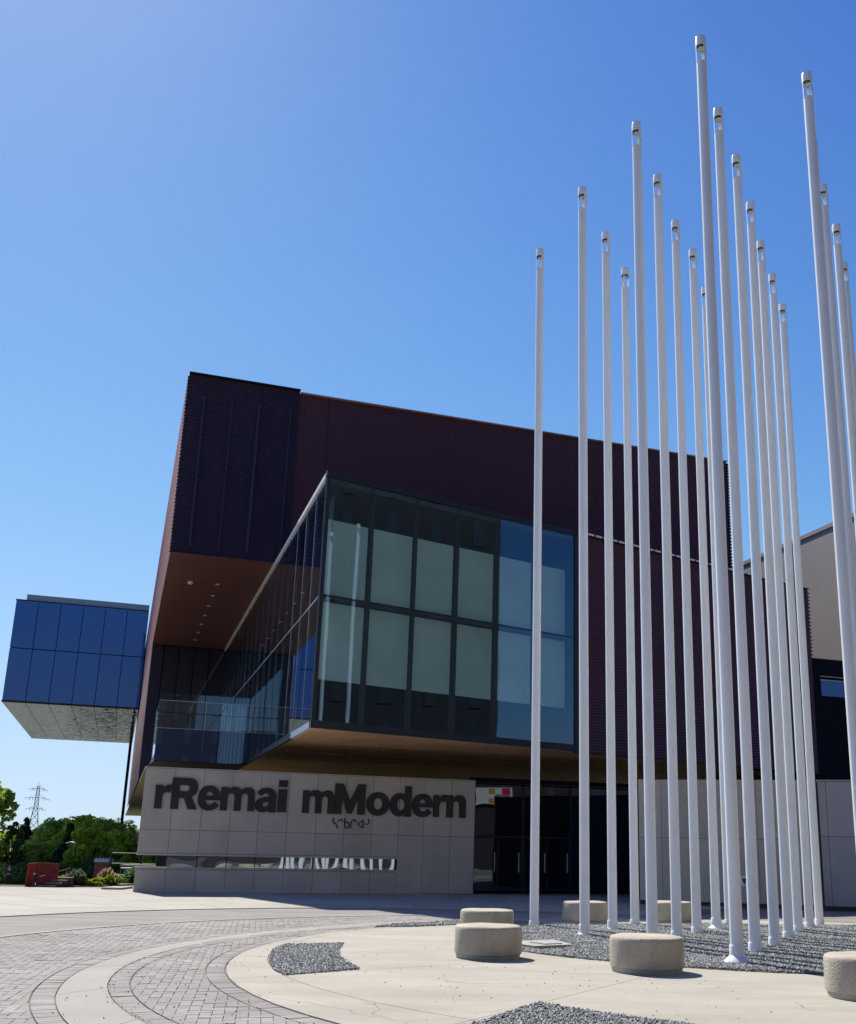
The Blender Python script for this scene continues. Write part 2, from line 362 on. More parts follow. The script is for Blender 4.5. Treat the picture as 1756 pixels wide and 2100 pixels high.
# paving under the bricks, then island, band and their joints
paving = obj('paving', MB().prism([circ_pt((2.42,15.83),10.62,a) for a in np.linspace(0,2*math.pi,96,endpoint=False)], -.03, -.004), M_sand)
paving['kind'] = 'structure'
M_gjoint = mat('ground_joint', (.15,.13,.11), .95, var=.3, vscale=20)
island = obj('plaza_island', MB().prism([circ_pt(IC, IR, a) for a in np.linspace(0,2*math.pi,160,endpoint=False)], -.02, .006), M_gjoint)
island['kind'] = 'structure'
def ring_hit(c, r, hub, ang):      # distance from hub along ang to circle
    dx, dy = math.cos(ang), math.sin(ang); ox, oy = hub[0]-c[0], hub[1]-c[1]
    B = ox*dx+oy*dy; C_ = ox*ox+oy*oy-r*r; return -B+math.sqrt(B*B-C_)
cuts = [rad(a) for a in (150,172,193,217.5,239.6,300,345,375,405,435,465,490)]
for i in range(len(cuts)-1):
    a0, a1 = cuts[i], cuts[i+1]; g = .0035
    for (ca, ra, cb, rb) in ((None,0,RC,RRi),(RC,RRi,IC,IR)):
        n_ = max(3, int((a1-a0)/rad(3))); A = np.linspace(a0, a1, n_)
        outer = [(HUB[0]+(ring_hit(cb,rb,HUB,a)-.006)*math.cos(a), HUB[1]+(ring_hit(cb,rb,HUB,a)-.006)*math.sin(a)) for a in A]
        if ca is None: poly = [HUB]+outer
        else: poly = [(HUB[0]+(ring_hit(ca,ra,HUB,a)+.006)*math.cos(a), HUB[1]+(ring_hit(ca,ra,HUB,a)+.006)*math.sin(a)) for a in A][::-1]+outer
        n0 = (-math.sin(a0), math.cos(a0)); n1 = (math.sin(a1), -math.cos(a1))
        poly = clip(poly, (HUB[0]+n0[0]*.005, HUB[1]+n0[1]*.005), n0); poly = clip(poly, (HUB[0]+n1[0]*.005, HUB[1]+n1[1]*.005), n1)
        if len(poly) > 2: obj('slab', MB().prism(poly, .002, .018), M_slab, island)
# curved concrete band
BC, BR, OC, OR = (5.26,15.71), 10.07, (5.99,15.5), 11.19
band = MB(); AA = np.linspace(rad(95), rad(265), 110)
def band_pts(a): return circ_pt(BC, BR, a), circ_pt(OC, OR, a)
joints_at = [rad(a) for a in (95,120,137,152,165,178,187,200,213,228,265)]
bandroot = None
for i in range(len(joints_at)-1):
    a0, a1 = joints_at[i]+.0006, joints_at[i+1]-.0006; A = np.linspace(a0, a1, 14)
    poly = [circ_pt(BC,BR,a) for a in A][::-1]+[circ_pt(OC,OR,a) for a in A]
    if bandroot is None:
        A2 = np.linspace(joints_at[0], joints_at[-1], 100)
        bandroot = MB()
        for k in range(len(A2)-1):
            p, q, r_, s_ = circ_pt(BC,BR,A2[k]), circ_pt(OC,OR,A2[k]), circ_pt(OC,OR,A2[k+1]), circ_pt(BC,BR,A2[k+1])
            bandroot.quad((p[0],p[1],.002),(s_[0],s_[1],.002),(r_[0],r_[1],.002),(q[0],q[1],.002))
        bandroot = struct('concrete_band', bandroot, M_gjoint)
    n = len(A); m_ = MB()
    for k in range(n-1):
        p, q, r_, s_ = circ_pt(BC,BR,A[k]), circ_pt(OC,OR,A[k]), circ_pt(OC,OR,A[k+1]), circ_pt(BC,BR,A[k+1])
        m_.hexa([(p[0],p[1],.0),(s_[0],s_[1],.0),(r_[0],r_[1],.0),(q[0],q[1],.0),(p[0],p[1],.014),(s_[0],s_[1],.014),(r_[0],r_[1],.014),(q[0],q[1],.014)])
    obj('slab', m_, M_band, bandroot)
# kerb ring on the far side of the lane and walkway slabs beyond
def arc_strip(c, r0, r1, a0, a1, z0, z1, n=60):
    m_ = MB(); A = np.linspace(a0, a1, n)
    for k in range(n-1):
        p, q, r_, s_ = circ_pt(c,r0,A[k]), circ_pt(c,r1,A[k]), circ_pt(c,r1,A[k+1]), circ_pt(c,r0,A[k+1])
        m_.hexa([(x,y,z0) for x,y in (p,q,r_,s_)]+[(x,y,z1) for x,y in (p,q,r_,s_)])
    return m_
struct('kerb', arc_strip((2.42,15.83), 10.64, 10.80, rad(92), rad(215), -.02, .022), M_band)
struct('gutter', arc_strip((2.42,15.83), 10.81, 11.35, rad(92), rad(215), -.02, .004), M_lane)
WC = (-.41,18.06); radii = [10.9,12.7,15.4,18.9,23.5,29.5,38]
walk = MB()
for a0, a1 in zip(np.linspace(rad(60),rad(178),60)[:-1], np.linspace(rad(60),rad(178),60)[1:]):
    q_ = [circ_pt(WC,10.9,a0), circ_pt(WC,38.5,a0), circ_pt(WC,38.5,a1), circ_pt(WC,10.9,a1)]
    q_ = clip(clip(q_, (-16.6,36.5), (0.08,-1)), (-13.83,38.3), (.62,-1))
    if len(q_) > 2: walk.prism(q_, -.02, -.008)
walk = struct('walkway', walk, M_gjoint)
dl = (EDGE[2], EDGE[4])
for k in range(len(radii)-1):
    na = int(14+k*3); off = rng.uniform(0, .05)
    AN = np.linspace(rad(60)+off, rad(178), na)
    for i in range(na-1):
        a0, a1 = AN[i]+.008/radii[k], AN[i+1]-.008/radii[k]
        A = np.linspace(a0, a1, 5)
        poly = [circ_pt(WC, radii[k]+.008, a) for a in A][::-1]+[circ_pt(WC, radii[k+1]-.008, a) for a in A]
        # keep to the plaza, in front of the wall and of the edge
        poly = clip(poly, (-16.6,36.55), (0.08,-1)); 
        if len(poly) < 3: continue
        poly = clip(poly, (-13.83,38.4), (.62,-1)) if poly[0][0] > -40 else poly
        if len(poly) < 3: continue
        cx_ = sum(p[0] for p in poly)/len(poly); cy_ = sum(p[1] for p in poly)/len(poly)
        if cy_ > 44 or cx_ < -60: continue
        obj('slab', MB().prism(poly, -.01, .006), M_walk, walk)

# ---- brick pavers: herringbone fields and soldier courses
U = .115; GAP = .006
def paver_template(lx, ly):
    h, c = .013, .003; x, y = lx/2, ly/2
    return [(-x,-y,-.02),(x,-y,-.02),(x,y,-.02),(-x,y,-.02),(-x,-y,h-c*.6),(x,-y,h-c*.6),(x,y,h-c*.6),(-x,y,h-c*.6),(-x+c,-y+c,h),(x-c,-y+c,h),(x-c,y-c,h),(-x+c,y-c,h)]
PF = [(0,1,5,4),(1,2,6,5),(2,3,7,6),(3,0,4,7),(4,5,9,8),(5,6,10,9),(6,7,11,10),(7,4,8,11),(8,9,10,11)]
def dist(p, c): return math.hypot(p[0]-c[0], p[1]-c[1])
bricks = []     # (x, y, angle)
yw = rad(12)
cu, su = math.cos(yw), math.sin(yw)
for i in range(-160, 40):
    for j in range(-20, 190):
        cl = (i-j) % 4
        if cl == 0: u, v, ang = i+1.0, j+.5, 0
        elif cl == 3: u, v, ang = i+.5, j+1.0, math.pi/2
        else: continue
        X, Y = u*U, v*U+7.0; x, y = X*cu-Y*su, X*su+Y*cu
        if y < 8.6 or y > 26.5 or x > 2.5: continue
        p = (x, y)
        in1 = dist(p, IC) > IR+.37 and dist(p, BC) < BR-.37
        in2 = dist(p, OC) > OR+.37 and dist(p, (2.42,15.83)) < 10.55
        if (in1 or in2): bricks.append((x, y, ang+yw))
def soldier(c, r, a0, a1, cond):
    n = int((a1-a0)*r/U)
    for k in range(n):
        a = a0+(a1-a0)*(k+.5)/n; p = circ_pt(c, r, a)
        if cond(p) and p[1] > 8.6: bricks.append((p[0], p[1], a))
def clip_circle(poly, c, r, inside):
    cx_ = sum(p[0] for p in poly)/len(poly); cy_ = sum(p[1] for p in poly)/len(poly)
    dx, dy = cx_-c[0], cy_-c[1]; d = math.hypot(dx, dy); dx, dy = dx/d, dy/d; p = (c[0]+dx*r, c[1]+dy*r)
    return clip(poly, p, (-dx,-dy) if inside else (dx,dy))
def area(poly): return abs(sum(poly[i][0]*poly[(i+1)%len(poly)][1]-poly[(i+1)%len(poly)][0]*poly[i][1] for i in range(len(poly))))/2
cutm = MB(); cut_rnd = []
for i in range(-160, 40):
    for j in range(-20, 190):
        cl = (i-j) % 4
        if cl == 0: u, v, hx_, hy_ = i+1.0, j+.5, U-GAP/2, U/2-GAP/2
        elif cl == 3: u, v, hx_, hy_ = i+.5, j+1.0, U/2-GAP/2, U-GAP/2
        else: continue
        X, Y = u*U, v*U+7.0; x, y = X*cu-Y*su, X*su+Y*cu
        if y < 8.6 or y > 26 or x > 2.5 or x < -.6*y: continue
        p = (x, y)
        for (cin, rin, cout, rout) in ((IC, IR+.25, BC, BR-.25), (OC, OR+.25, (2.42,15.83), 10.63)):
            a_, b__ = dist(p, cin)-rin, rout-dist(p, cout)
            lim = .12
            full = (a_ > lim and b__ > (lim if cout is BC else .08))
            if full or a_ < -.13 or b__ < -.13: continue
            q = [((X+ex)*cu-(Y+ey)*su, (X+ex)*su+(Y+ey)*cu) for ex, ey in ((-hx_,-hy_),(hx_,-hy_),(hx_,hy_),(-hx_,hy_))]
            q = clip_circle(q, cin, rin+.004, False)
            if len(q) > 2: q = clip_circle(q, cout, rout-.004, True)
            if len(q) > 2 and area(q) > .0006: cutm.prism(q, -.02, .012, bottom=False)
o = obj('cut_pavers', cutm, M_paver, paving); o['kind'] = 'stuff'
soldier(IC, IR+.125, rad(105), rad(262), lambda p: dist(p, BC) < BR-.1)
soldier(BC, BR-.125, rad(105), rad(262), lambda p: dist(p, IC) > IR+.25)
soldier(OC, OR+.125, rad(105), rad(262), lambda p: dist(p, (2.42,15.83)) < 10.5)
bricks.sort(key=lambda q: q[0]**2*2+q[1]**2)
bricks = [q for q in bricks if q[0]/q[1] > -.56]
T = np.array(paver_template(2*U-GAP, U-GAP)); me_p = bpy.data.meshes.new('paver'); me_p.from_pydata([tuple(q) for q in T], [], PF); me_p.update()
vis = [q for q in bricks if q[1] > 9.5 and q[0] > -q[1]*.50][:290]; visset = set(vis)
for q in vis:
    o = link('paver', me_p, M_paver, paving, loc=(q[0], q[1], rng.normal(0,.0016)), rz=q[2])
    o.rotation_euler = (rng.normal(0,.007), rng.normal(0,.007), q[2]+rng.normal(0,.008))
def merged(name, templ, faces, items, m, parent=None, kind='stuff', scl=None):
    n = len(items); nv = len(templ); V = np.zeros((n, nv, 3))
    for i, (x, y, z, a, tx, ty) in enumerate(items):
        c, s = math.cos(a), math.sin(a); P = templ.copy()
        if scl is not None: P = P*scl[i]
        P[:, 2] += tx*P[:, 0]+ty*P[:, 1]
        V[i, :, 0] = x+P[:, 0]*c-P[:, 1]*s; V[i, :, 1] = y+P[:, 0]*s+P[:, 1]*c; V[i, :, 2] = z+P[:, 2]
    return big_mesh(name, V.reshape(-1, 3), faces, n, nv, m, parent, kind)
def big_mesh(name, V, faces, n, nv, m, parent=None, kind='stuff'):
    if parent: V = V-np.array(WL[parent.name])
    fl = [len(f) for f in faces]; base = np.concatenate([np.array(f) for f in faces]); L_ = len(base)
    loops = (base[None, :]+(np.arange(n)*nv)[:, None]).ravel()
    tot = np.tile(np.array(fl), n); start = np.concatenate([[0], np.cumsum(tot)[:-1]])
    me = bpy.data.meshes.new(name); me.vertices.add(len(V)); me.vertices.foreach_set('co', V.astype(np.float32).ravel())
    me.loops.add(len(loops)); me.loops.foreach_set('vertex_index', loops.astype(np.int32))
    me.polygons.add(len(tot)); me.polygons.foreach_set('loop_start', start.astype(np.int32))
    try: me.polygons.foreach_set('loop_total', tot.astype(np.int32))
    except Exception: pass
    me.update(calc_edges=True)
    at = me.attributes.new('rnd', 'FLOAT', 'FACE'); at.data.foreach_set('value', np.repeat(np.random.default_rng(3).random(n), len(faces)).astype(np.float32))
    me.materials.append(m)
    o = bpy.data.objects.new(name, me); COL.objects.link(o)
    if parent: o.parent = parent
    WL[o.name] = WL[parent.name].copy() if parent else Vector((0,0,0))
    if kind: o['kind'] = kind
    return o
rest = [(x, y, rng.normal(0,.0016), a+rng.normal(0,.008), rng.normal(0,.007), rng.normal(0,.007)) for (x, y, a) in bricks if (x, y, a) not in visset]
merged('distant_pavers', T, PF, rest, M_paver, paving)

# ---- gravel
OCT = np.array([(-.5,0,0),(.5,0,0),(0,-.32,0),(0,.32,0),(.1,.05,.28),(-.08,-.04,-.25),(.25,.2,.15),(-.25,-.18,.16)])
OF = [(0,2,5),(2,1,5),(1,3,5),(3,0,5),(0,7,2),(7,4,2),(2,4,1),(4,6,1),(1,6,3),(6,4,3),(3,4,7),(3,7,0)]
def gravel(name, poly, dens, size, label):
    P = np.array(poly); x0, y0 = P.min(0); x1, y1 = P.max(0); n = int((x1-x0)*(y1-y0)*dens)
    px = rng.uniform(x0, x1, n); py = rng.uniform(y0, y1, n); k = inpoly(px, py, poly) & (py > 8.9); px, py = px[k], py[k]
    bed = struct('gravel_bed', MB().prism(poly, .0, .021), M_gravel_bed)
    n = len(px); s = rng.uniform(.65, 1.25, n)*size; ang = rng.uniform(0, 6.28, n); tilt = rng.normal(0, .5, (n, 2))
    c, sn = np.cos(ang), np.sin(ang); Tm = OCT[None]*s[:, None, None]
    Z = Tm[..., 2]+Tm[..., 0]*tilt[:, :1]+Tm[..., 1]*tilt[:, 1:]
    X = Tm[..., 0]*c[:, None]-Tm[..., 1]*sn[:, None]+px[:, None]; Y = Tm[..., 0]*sn[:, None]+Tm[..., 1]*c[:, None]+py[:, None]
    Z = Z+(.026+rng.uniform(0, .018, n)+.012*np.sin(px*2.1)*np.sin(py*1.7))[:, None]
    o = big_mesh(name, np.stack([X, Y, Z], -1).reshape(-1, 3), OF, n, len(OCT), M_gravel)
    tag(o, label, 'gravel'); return o
G_MAIN = [(.57,17.37),(.87,16.98),(1.25,16.55),(1.83,16.1),(2.45,15.65),(3.14,15.34),(3.6,15.17),(4.1,15.03),(4.9,14.92),(6.5,14.9),(9,15.6),(11.5,17.5),(12.5,20.5),(11.6,23.4),(10,24.5),(8.5,24.95),(6.2,24.85),(4.2,24.4),(2.79,23.87),(1.69,23.46),(1.12,23.0),(.8,22.5),(.45,21.6),(.25,20.3),(.25,18.8)]
gravel('gravel', G_MAIN, 1500, .042, 'large grey gravel bed under the cluster of white poles')
gravel('gravel', [(-3.24,17.57),(-3.26,16.7),(-3.13,15.84),(-2.97,15.07),(-2.72,14.14),(-2.48,13.66),(-1.65,14.46),(-1.89,15.08),(-2.11,15.83),(-2.27,16.91),(-2.36,18.12)], 2300, .038, 'small crescent of grey gravel left of the stone seats')
gravel('gravel', [(.55,11.61),(.23,10.96),(.01,10.45),(-.7,8.9),(3.6,8.9),(2.5,9.85),(1.62,10.7),(1.03,11.19)], 2500, .037, 'nearest wedge of grey gravel at the bottom of the view')
gravel('gravel', [(-2.25,21.8),(-1.57,22.0),(-.69,22.8),(.3,23.3),(.05,24.5),(-.73,24.06),(-1.56,22.99),(-2.07,22.33)], 800, .05, 'thin strip of grey gravel at the edge of the building shadow')
# stray stones and debris on the paving
px = rng.uniform(-4.5, 3, 420); py = rng.uniform(9.2, 18, 420); it = [(x, y, .02, rng.uniform(0,6), 0, 0) for x, y in zip(px, py)]
o = merged('stray_stones', OCT*.022, OF, it, M_gravel_bed, scl=rng.uniform(.4,1.2,420)**1.5); tag(o, 'scattered crumbs of stone and leaf litter on the pale concrete', 'debris')
# grit along the inner edge of the band
it = []
for k in range(600):
    a = rng.uniform(rad(168), rad(225)); r = BR+rng.normal(-.02,.035); p = circ_pt(BC, r, a); it.append((p[0], p[1], .014, rng.uniform(0,6), .2, .1))
o = merged('grit', OCT*.026, OF, it, M_band, scl=rng.uniform(.25,.8,600)); tag(o, 'crumbled grit along the curved joint between band and bricks', 'grit')

# ================================================================== MUSEUM
YA, YB = rad(19.34), rad(35.33)
W0 = Vector((-11.38, 34.60, 0)); EA, ES = basis(YA); EB, EN = basis(YB)
def F(a, s, z): return W0 + EA*a + ES*s + UP*z
ZB, ZT, ZR = 5.08, 13.51, 21.80
A0, S0 = 4.63, -4.55
G0 = F(A0, S0, 0)
def FB(b_, d, z): return G0 + EB*b_ + EN*d + UP*z
MUS = thing('art_museum', W0, 'large art museum of stacked dark copper boxes with a jutting glass room', 'building')
# --- lower concrete wall with letters
core = MB()
core.box(0.02, 11.53, .035, .40, 0, .78, F); core.box(0.02, 11.53, .036, .401, 1.16, 3.93, F); core.box(8.70, 11.53, .0365, .402, .781, 1.159, F)
wall = obj('entrance_wall', core, M_joint, MUS)
PX = [0,.955,1.91,2.86,3.80,4.77,5.76,6.75,7.74,8.70,9.62,10.62,11.54]
def panel(a0, a1, z0, z1, m=M_conc_wall, s=0.0, th=.05, parent=None, fr=F, g=.006, name='panel', rz=YA):
    me = MB().box(a0+g, a1-g, s, s+th, z0+g, z1-g, fr); return obj(name, me, m, parent or wall)
for i in range(12):
    a0, a1 = PX[i], PX[i+1]
    panel(a0, a1, 1.97, 3.95)
    if i < 9:
        panel(a0, a1, 1.225, 1.97); panel(a0, a1, 0.0, .715)
    else: panel(a0, a1, 0.0, 1.97)
obj('trim', MB().box(0, 8.70, -.012, .36, 1.155, 1.218, F), M_conc_wall, wall)
obj('trim', MB().box(0, 8.70, -.014, .36, .722, .785, F), M_conc_wall, wall)
obj('cap', MB().box(-.01, 11.55, -.01, .42, 3.953, 3.99, F), M_conc_wall, wall)
# slot glazing with posts
for i in range(1, 9):
    obj('slot_pane', MB().box(PX[i]+(.03 if i > 1 else 0), PX[i+1], .20, .22, .785, 1.155, F), M_slot_glass, wall)
obj('slot_end', MB().box(8.69, 8.74, .1, .3, .78, 1.16, F), M_dark_metal, wall)
# ground-floor room behind the wall, closed and dark
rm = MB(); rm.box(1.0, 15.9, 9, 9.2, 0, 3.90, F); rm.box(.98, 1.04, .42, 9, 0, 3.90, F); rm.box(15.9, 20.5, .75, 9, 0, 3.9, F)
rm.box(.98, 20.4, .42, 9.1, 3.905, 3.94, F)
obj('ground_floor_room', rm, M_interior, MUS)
# --- letters
def ell(cx_, cy_, rx, ry, n=28): return [(cx_+rx*math.cos(2*math.pi*k/n), cy_+ry*math.sin(2*math.pi*k/n)) for k in range(n)]
GL = {
'r': [[(0,0),(.46,0),(.46,.45),(.49,.58),(.57,.66),(.70,.69),(.93,.66),(1,.985),(.82,1),(.66,.97),(.53,.90),(.44,.84),(.44,.975),(0,.975)]],
'R': [[(0,0),(.29,0),(.29,.355),(.47,.355),(.645,0),(.985,0),(.755,.405),(.86,.46),(.93,.53),(.965,.62),(.97,.72),(.95,.82),(.90,.90),(.82,.96),(.73,.99),(.62,1),(0,1)],
      [(.29,.57),(.29,.77),(.53,.77),(.60,.755),(.645,.72),(.655,.67),(.645,.62),(.60,.585),(.53,.57)]],
'e': [[(1,.415),(.34,.415),(.36,.33),(.43,.26),(.53,.235),(.64,.27),(.76,.37),(.95,.21),(.86,.11),(.75,.045),(.63,.01),(.5,0),(.36,.015),(.23,.06),(.12,.145),(.05,.25),(.01,.37),(0,.5),(.01,.63),(.05,.75),(.12,.855),(.23,.94),(.36,.985),(.5,1),(.64,.985),(.77,.94),(.88,.855),(.95,.75),(.99,.63),(1,.5)],
      [(.35,.59),(.66,.59),(.645,.67),(.59,.735),(.5,.76),(.42,.735),(.365,.67)]],
'm': [[(0,0),(.205,0),(.205,.56),(.215,.65),(.25,.71),(.30,.735),(.35,.72),(.385,.67),(.40,.58),(.40,0),(.60,0),(.60,.56),(.61,.65),(.645,.71),(.70,.735),(.75,.72),(.785,.67),(.80,.58),(.80,0),(1,0),(1,.64),(.99,.78),(.95,.90),(.89,.97),(.81,1),(.73,.99),(.65,.95),(.585,.87),(.54,.95),(.46,.995),(.38,1),(.29,.965),(.21,.88),(.205,.97),(0,.97)]],
'a': [[(1,0),(.67,0),(.66,.075),(.58,.025),(.45,0),(.3,.005),(.16,.045),(.06,.12),(.01,.22),(.0,.32),(.04,.43),(.12,.52),(.24,.58),(.40,.615),(.55,.63),(.64,.64),(.64,.69),(.6,.745),(.5,.765),(.40,.745),(.28,.66),(.07,.77),(.13,.87),(.23,.94),(.36,.985),(.5,1),(.66,.99),(.80,.95),(.91,.87),(.98,.75),(1,.60)],
      [(.64,.42),(.5,.41),(.4,.38),(.355,.32),(.37,.26),(.44,.22),(.54,.23),(.62,.29)]],
'i': [[(0,0),(1,0),(1,.722),(0,.722)],[(0,.79),(1,.79),(1,1),(0,1)]],
'M': [[(0,0),(.24,0),(.24,.54),(.43,.02),(.57,.02),(.76,.54),(.76,0),(1,0),(1,1),(.74,1),(.505,.45),(.26,1),(0,1)]],
'o': [ell(.5,.5,.5,.5,36), ell(.5,.5,.185,.25,24)],
'd': [[(1,0),(1,1),(.69,1),(.69,.695),(.60,.745),(.49,.765),(.37,.76),(.25,.73),(.14,.67),(.06,.585),(.01,.48),(0,.38),(.01,.28),(.06,.175),(.14,.09),(.25,.03),(.37,.0),(.49,.0),(.60,.025),(.68,.08),(.68,0)], ell(.51,.38,.175,.19,20)],
'n': [[(0,0),(.34,0),(.34,.54),(.36,.64),(.42,.70),(.50,.725),(.58,.70),(.64,.64),(.66,.53),(.66,0),(1,0),(1,.63),(.98,.78),(.92,.90),(.82,.97),(.70,1),(.56,.985),(.43,.92),(.34,.84),(.33,.97),(0,.97)]]}
def glyph_mesh(ch, offset):
    cu_ = bpy.data.curves.new('letter', 'CURVE'); cu_.dimensions = '2D'; cu_.fill_mode = 'BOTH'; cu_.extrude = .02
    for c in GL[ch]:
        sp = cu_.splines.new('POLY'); sp.points.add(len(c)-1); sp.use_cyclic_u = True
        for k, (x, y) in enumerate(c): sp.points[k].co = (x, y, 0, 1)
    ob = bpy.data.objects.new('tmp', cu_); COL.objects.link(ob)
    dg = bpy.context.evaluated_depsgraph_get(); me = bpy.data.meshes.new_from_object(ob.evaluated_get(dg))
    bpy.data.objects.remove(ob); return me
LET = [('r',.376,.885,2.64,3.42),('R',.89,1.745,2.64,3.66),('e',1.75,2.48,2.62,3.44),('m',2.49,3.62,2.64,3.43),('a',3.635,4.345,2.62,3.44),('i',4.40,4.70,2.64,3.71),
       ('m',5.25,6.345,2.64,3.43),('M',6.36,7.45,2.64,3.68),('o',7.49,8.33,2.62,3.44),('d',8.34,9.13,2.62,3.68),('e',9.16,9.92,2.62,3.44),('r',9.945,10.425,2.64,3.43),('n',10.44,11.18,2.64,3.44)]
def fit_letter(me, a0, a1, z0, z1, s0=-.07, s1=-.005):
    co = np.zeros(len(me.vertices)*3); me.vertices.foreach_get('co', co); co = co.reshape(-1, 3)
    mn, mxx = co.min(0), co.max(0); t = (co-mn)/(mxx-mn)
    out = []
    for p in t:
        q = F(a0+p[0]*(a1-a0), s1+(s0-s1)*p[2], z0+p[1]*(z1-z0)) - W0; out.append(q)
    me.vertices.foreach_set('co', np.array(out).ravel()); me.update(); return me
for ch, a0, a1, z0, z1 in LET:
    me = fit_letter(glyph_mesh(ch, .052 if ch not in 'ea' else .044), a0, a1, z0, z1)
    me.materials.clear(); o = link('letter', me, M_letter, wall)
# syllabic characters as bent strokes
def sx(x, y):   # px of the 1756x615 detail, laid on the wall
    return 6.345+(x-300)*(1.30/1045.0), 2.50-(y-165)*(.372/275.0) + (x-300)*0.0 + .0
def stroke(pts, wdt=.017):
    m_ = MB(); P = [sx(*p) for p in pts]
    for i in range(len(P)-1):
        (x0, z0), (x1, z1) = P[i], P[i+1]; d = math.hypot(x1-x0, z1-z0) or 1; ux, uz = (x1-x0)/d, (z1-z0)/d; nx_, nz_ = -uz*wdt, ux*wdt
        x0 -= ux*wdt*.6; z0 -= uz*wdt*.6; x1 += ux*wdt*.6; z1 += uz*wdt*.6; e = .0005*(i % 3)
        m_.hexa([F(x0-nx_,-.03-e,z0-nz_),F(x1-nx_,-.03-e,z1-nz_),F(x1-nx_,-.004,z1-nz_),F(x0-nx_,-.004,z0-nz_),F(x0+nx_,-.03-e,z0+nz_),F(x1+nx_,-.03-e,z1+nz_),F(x1+nx_,-.004,z1+nz_),F(x0+nx_,-.004,z0+nz_)])
    return m_
def arcp(cx_, cy_, rx, ry, a0, a1, n=9): return [(cx_+rx*math.cos(a), cy_+ry*math.sin(a)) for a in np.linspace(rad(a0), rad(a1), n)]
for pts in ([(315,165),(308,275),(345,285),(385,310),(415,350),(432,390),(437,425)],
            [(450,265),(462,235),(490,212),(515,205),(545,215),(565,238),(573,265)],
            [(640,180),(632,350)]+arcp(697,350,65,75,180,-178,14),
            [(812,438),(822,290)]+arcp(885,280,62,62,190,340,8)+[(955,278)],
            [(1165,240),(1000,335),(1155,432),(1165,240)],
            [(1212,336),(1226,337)],
            [(1290,215),(1320,235),(1335,268),(1330,305),(1308,332),(1278,346)]):
    dy = (pts[0][0]-300)*.05
    obj('letter', stroke([(x, y-(x-300)*.045) for x, y in pts]), M_letter, wall)

# --- corrugated copper screens
def zigzag(fr, a0, a1, z0, z1, pitch, amp, s=0.0, sgn=-1):
    m_ = MB(); n = int(round((z1-z0)/pitch)); ph = (z1-z0)/n; pr = []
    for i in range(n):
        z = z0+i*ph; pr += [(s, z+.001), (s+sgn*amp, z+ph*.30)]
    pr.append((s, z1))
    k = len(pr)
    for a in (a0, a1):
        for q, z in pr: m_.v.append(tuple(fr(a, q, z)))
    m_.f = [(i, i+1, k+i+1, k+i) for i in range(k-1)]
    # closed backing so the ends read as teeth
    for a, base in ((a0, 0), (a1, k)):
        for i in range(0, k-2, 2): m_.f.append((base+i, base+i+1, base+i+2))
    return m_
up = obj('upper_volume', MB().prism([F(.30,8.05,0)[:2], F(27.7,8.05,0)[:2], F(27.7,84,0)[:2], F(.30,84,0)[:2]], ZT+.02, ZR-.12), M_interior, MUS)
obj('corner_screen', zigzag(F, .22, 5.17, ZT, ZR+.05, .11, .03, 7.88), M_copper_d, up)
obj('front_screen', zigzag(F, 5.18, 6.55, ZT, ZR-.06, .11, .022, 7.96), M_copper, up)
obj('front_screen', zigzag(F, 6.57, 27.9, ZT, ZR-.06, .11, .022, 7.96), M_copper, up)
obj('screen_end', zigzag(F, 27.9, 28.05, ZT, ZR-.06, .17, .30, 8.1), M_copper_d, up)
obj('screen_end', zigzag(F, .16, .215, ZT, ZR, .17, .12, 7.90), M_copper_d, up)
for a, w_ in ((.9,.10),(2.15,.05),(3.3,.12),(4.75,.06)):
    obj('screen_frame', MB().box(a, a+w_, 7.70, 7.745, ZT+.3, ZR-1.0, F), M_frame, up)
obj('coping', MB().box(5.2, 27.9, 7.80, 8.6, ZR-.058, ZR-.01, F), M_coping_lit, up)
obj('coping', MB().box(.22, 5.18, 7.72, 8.5, ZR+.052, ZR+.09, F), M_dark_metal, up)
SF = lambda a, s, z: F(.22+s, a, z)          # side face: first coordinate runs along S
obj('side_screen', zigzag(SF, 7.88, 85, ZT, ZR-.02, .15, .055, 0.0, -1), M_copper_sunlit, up)
lowv = obj('lower_volume', MB().prism([F(.32,30.5,0)[:2], F(A0+.2,30.5,0)[:2], F(27,30.5,0)[:2], F(27,84,0)[:2], F(.32,84,0)[:2]], ZB+.02, ZT-.02), M_interior, MUS)
obj('side_screen', zigzag(SF, 30.4, 85, ZB, ZT-.002, .15, .055, 0.0, -1), M_copper_sunlit, lowv)
obj('corner_pillar', MB().box(.24, .9, 30.30, 30.48, ZB, ZT-.02, F), M_copper_d, lowv)
for i in range(4):
    a_ = .95+i*.93
    obj('window', MB().box(a_, a_+.88, 30.36, 30.40, ZB+.05, 9.28, F), M_back_glass, lowv); obj('window', MB().box(a_, a_+.88, 30.36, 30.40, 9.34, ZT-.05, F), M_back_glass, lowv)
# soffits
sf = MB()
sf.prism([F(.20,7.78,0)[:2], F(27.9,7.78,0)[:2], F(27.9,30.3,0)[:2], F(.20,30.3,0)[:2]], ZT-.012, ZT-.002)
sof = obj('upper_soffit', sf, M_cop_soffit, MUS)
for s_ in (12.8,15.28,17.75,20.22,22.71,25.2,27.7):
    c_ = F(2.6, s_, ZT-.03); obj('downlight', MB().lathe([(.10,0),(.10,.017)], c_, 12), M_white_metal, sof)
c_ = F(1.36,12.86,ZT-.14); obj('dome_camera', MB().lathe([(.02,0),(.09,.03),(.12,.08),(.14,.10),(.14,.127)], c_, 14), M_white_metal, sof)
cs = obj('rear_soffit', MB().prism([F(.30,16.5,0)[:2], F(5.5,16.5,0)[:2], F(5.5,122,0)[:2], F(.30,122,0)[:2]], ZB-.06, ZB), M_cream, MUS)
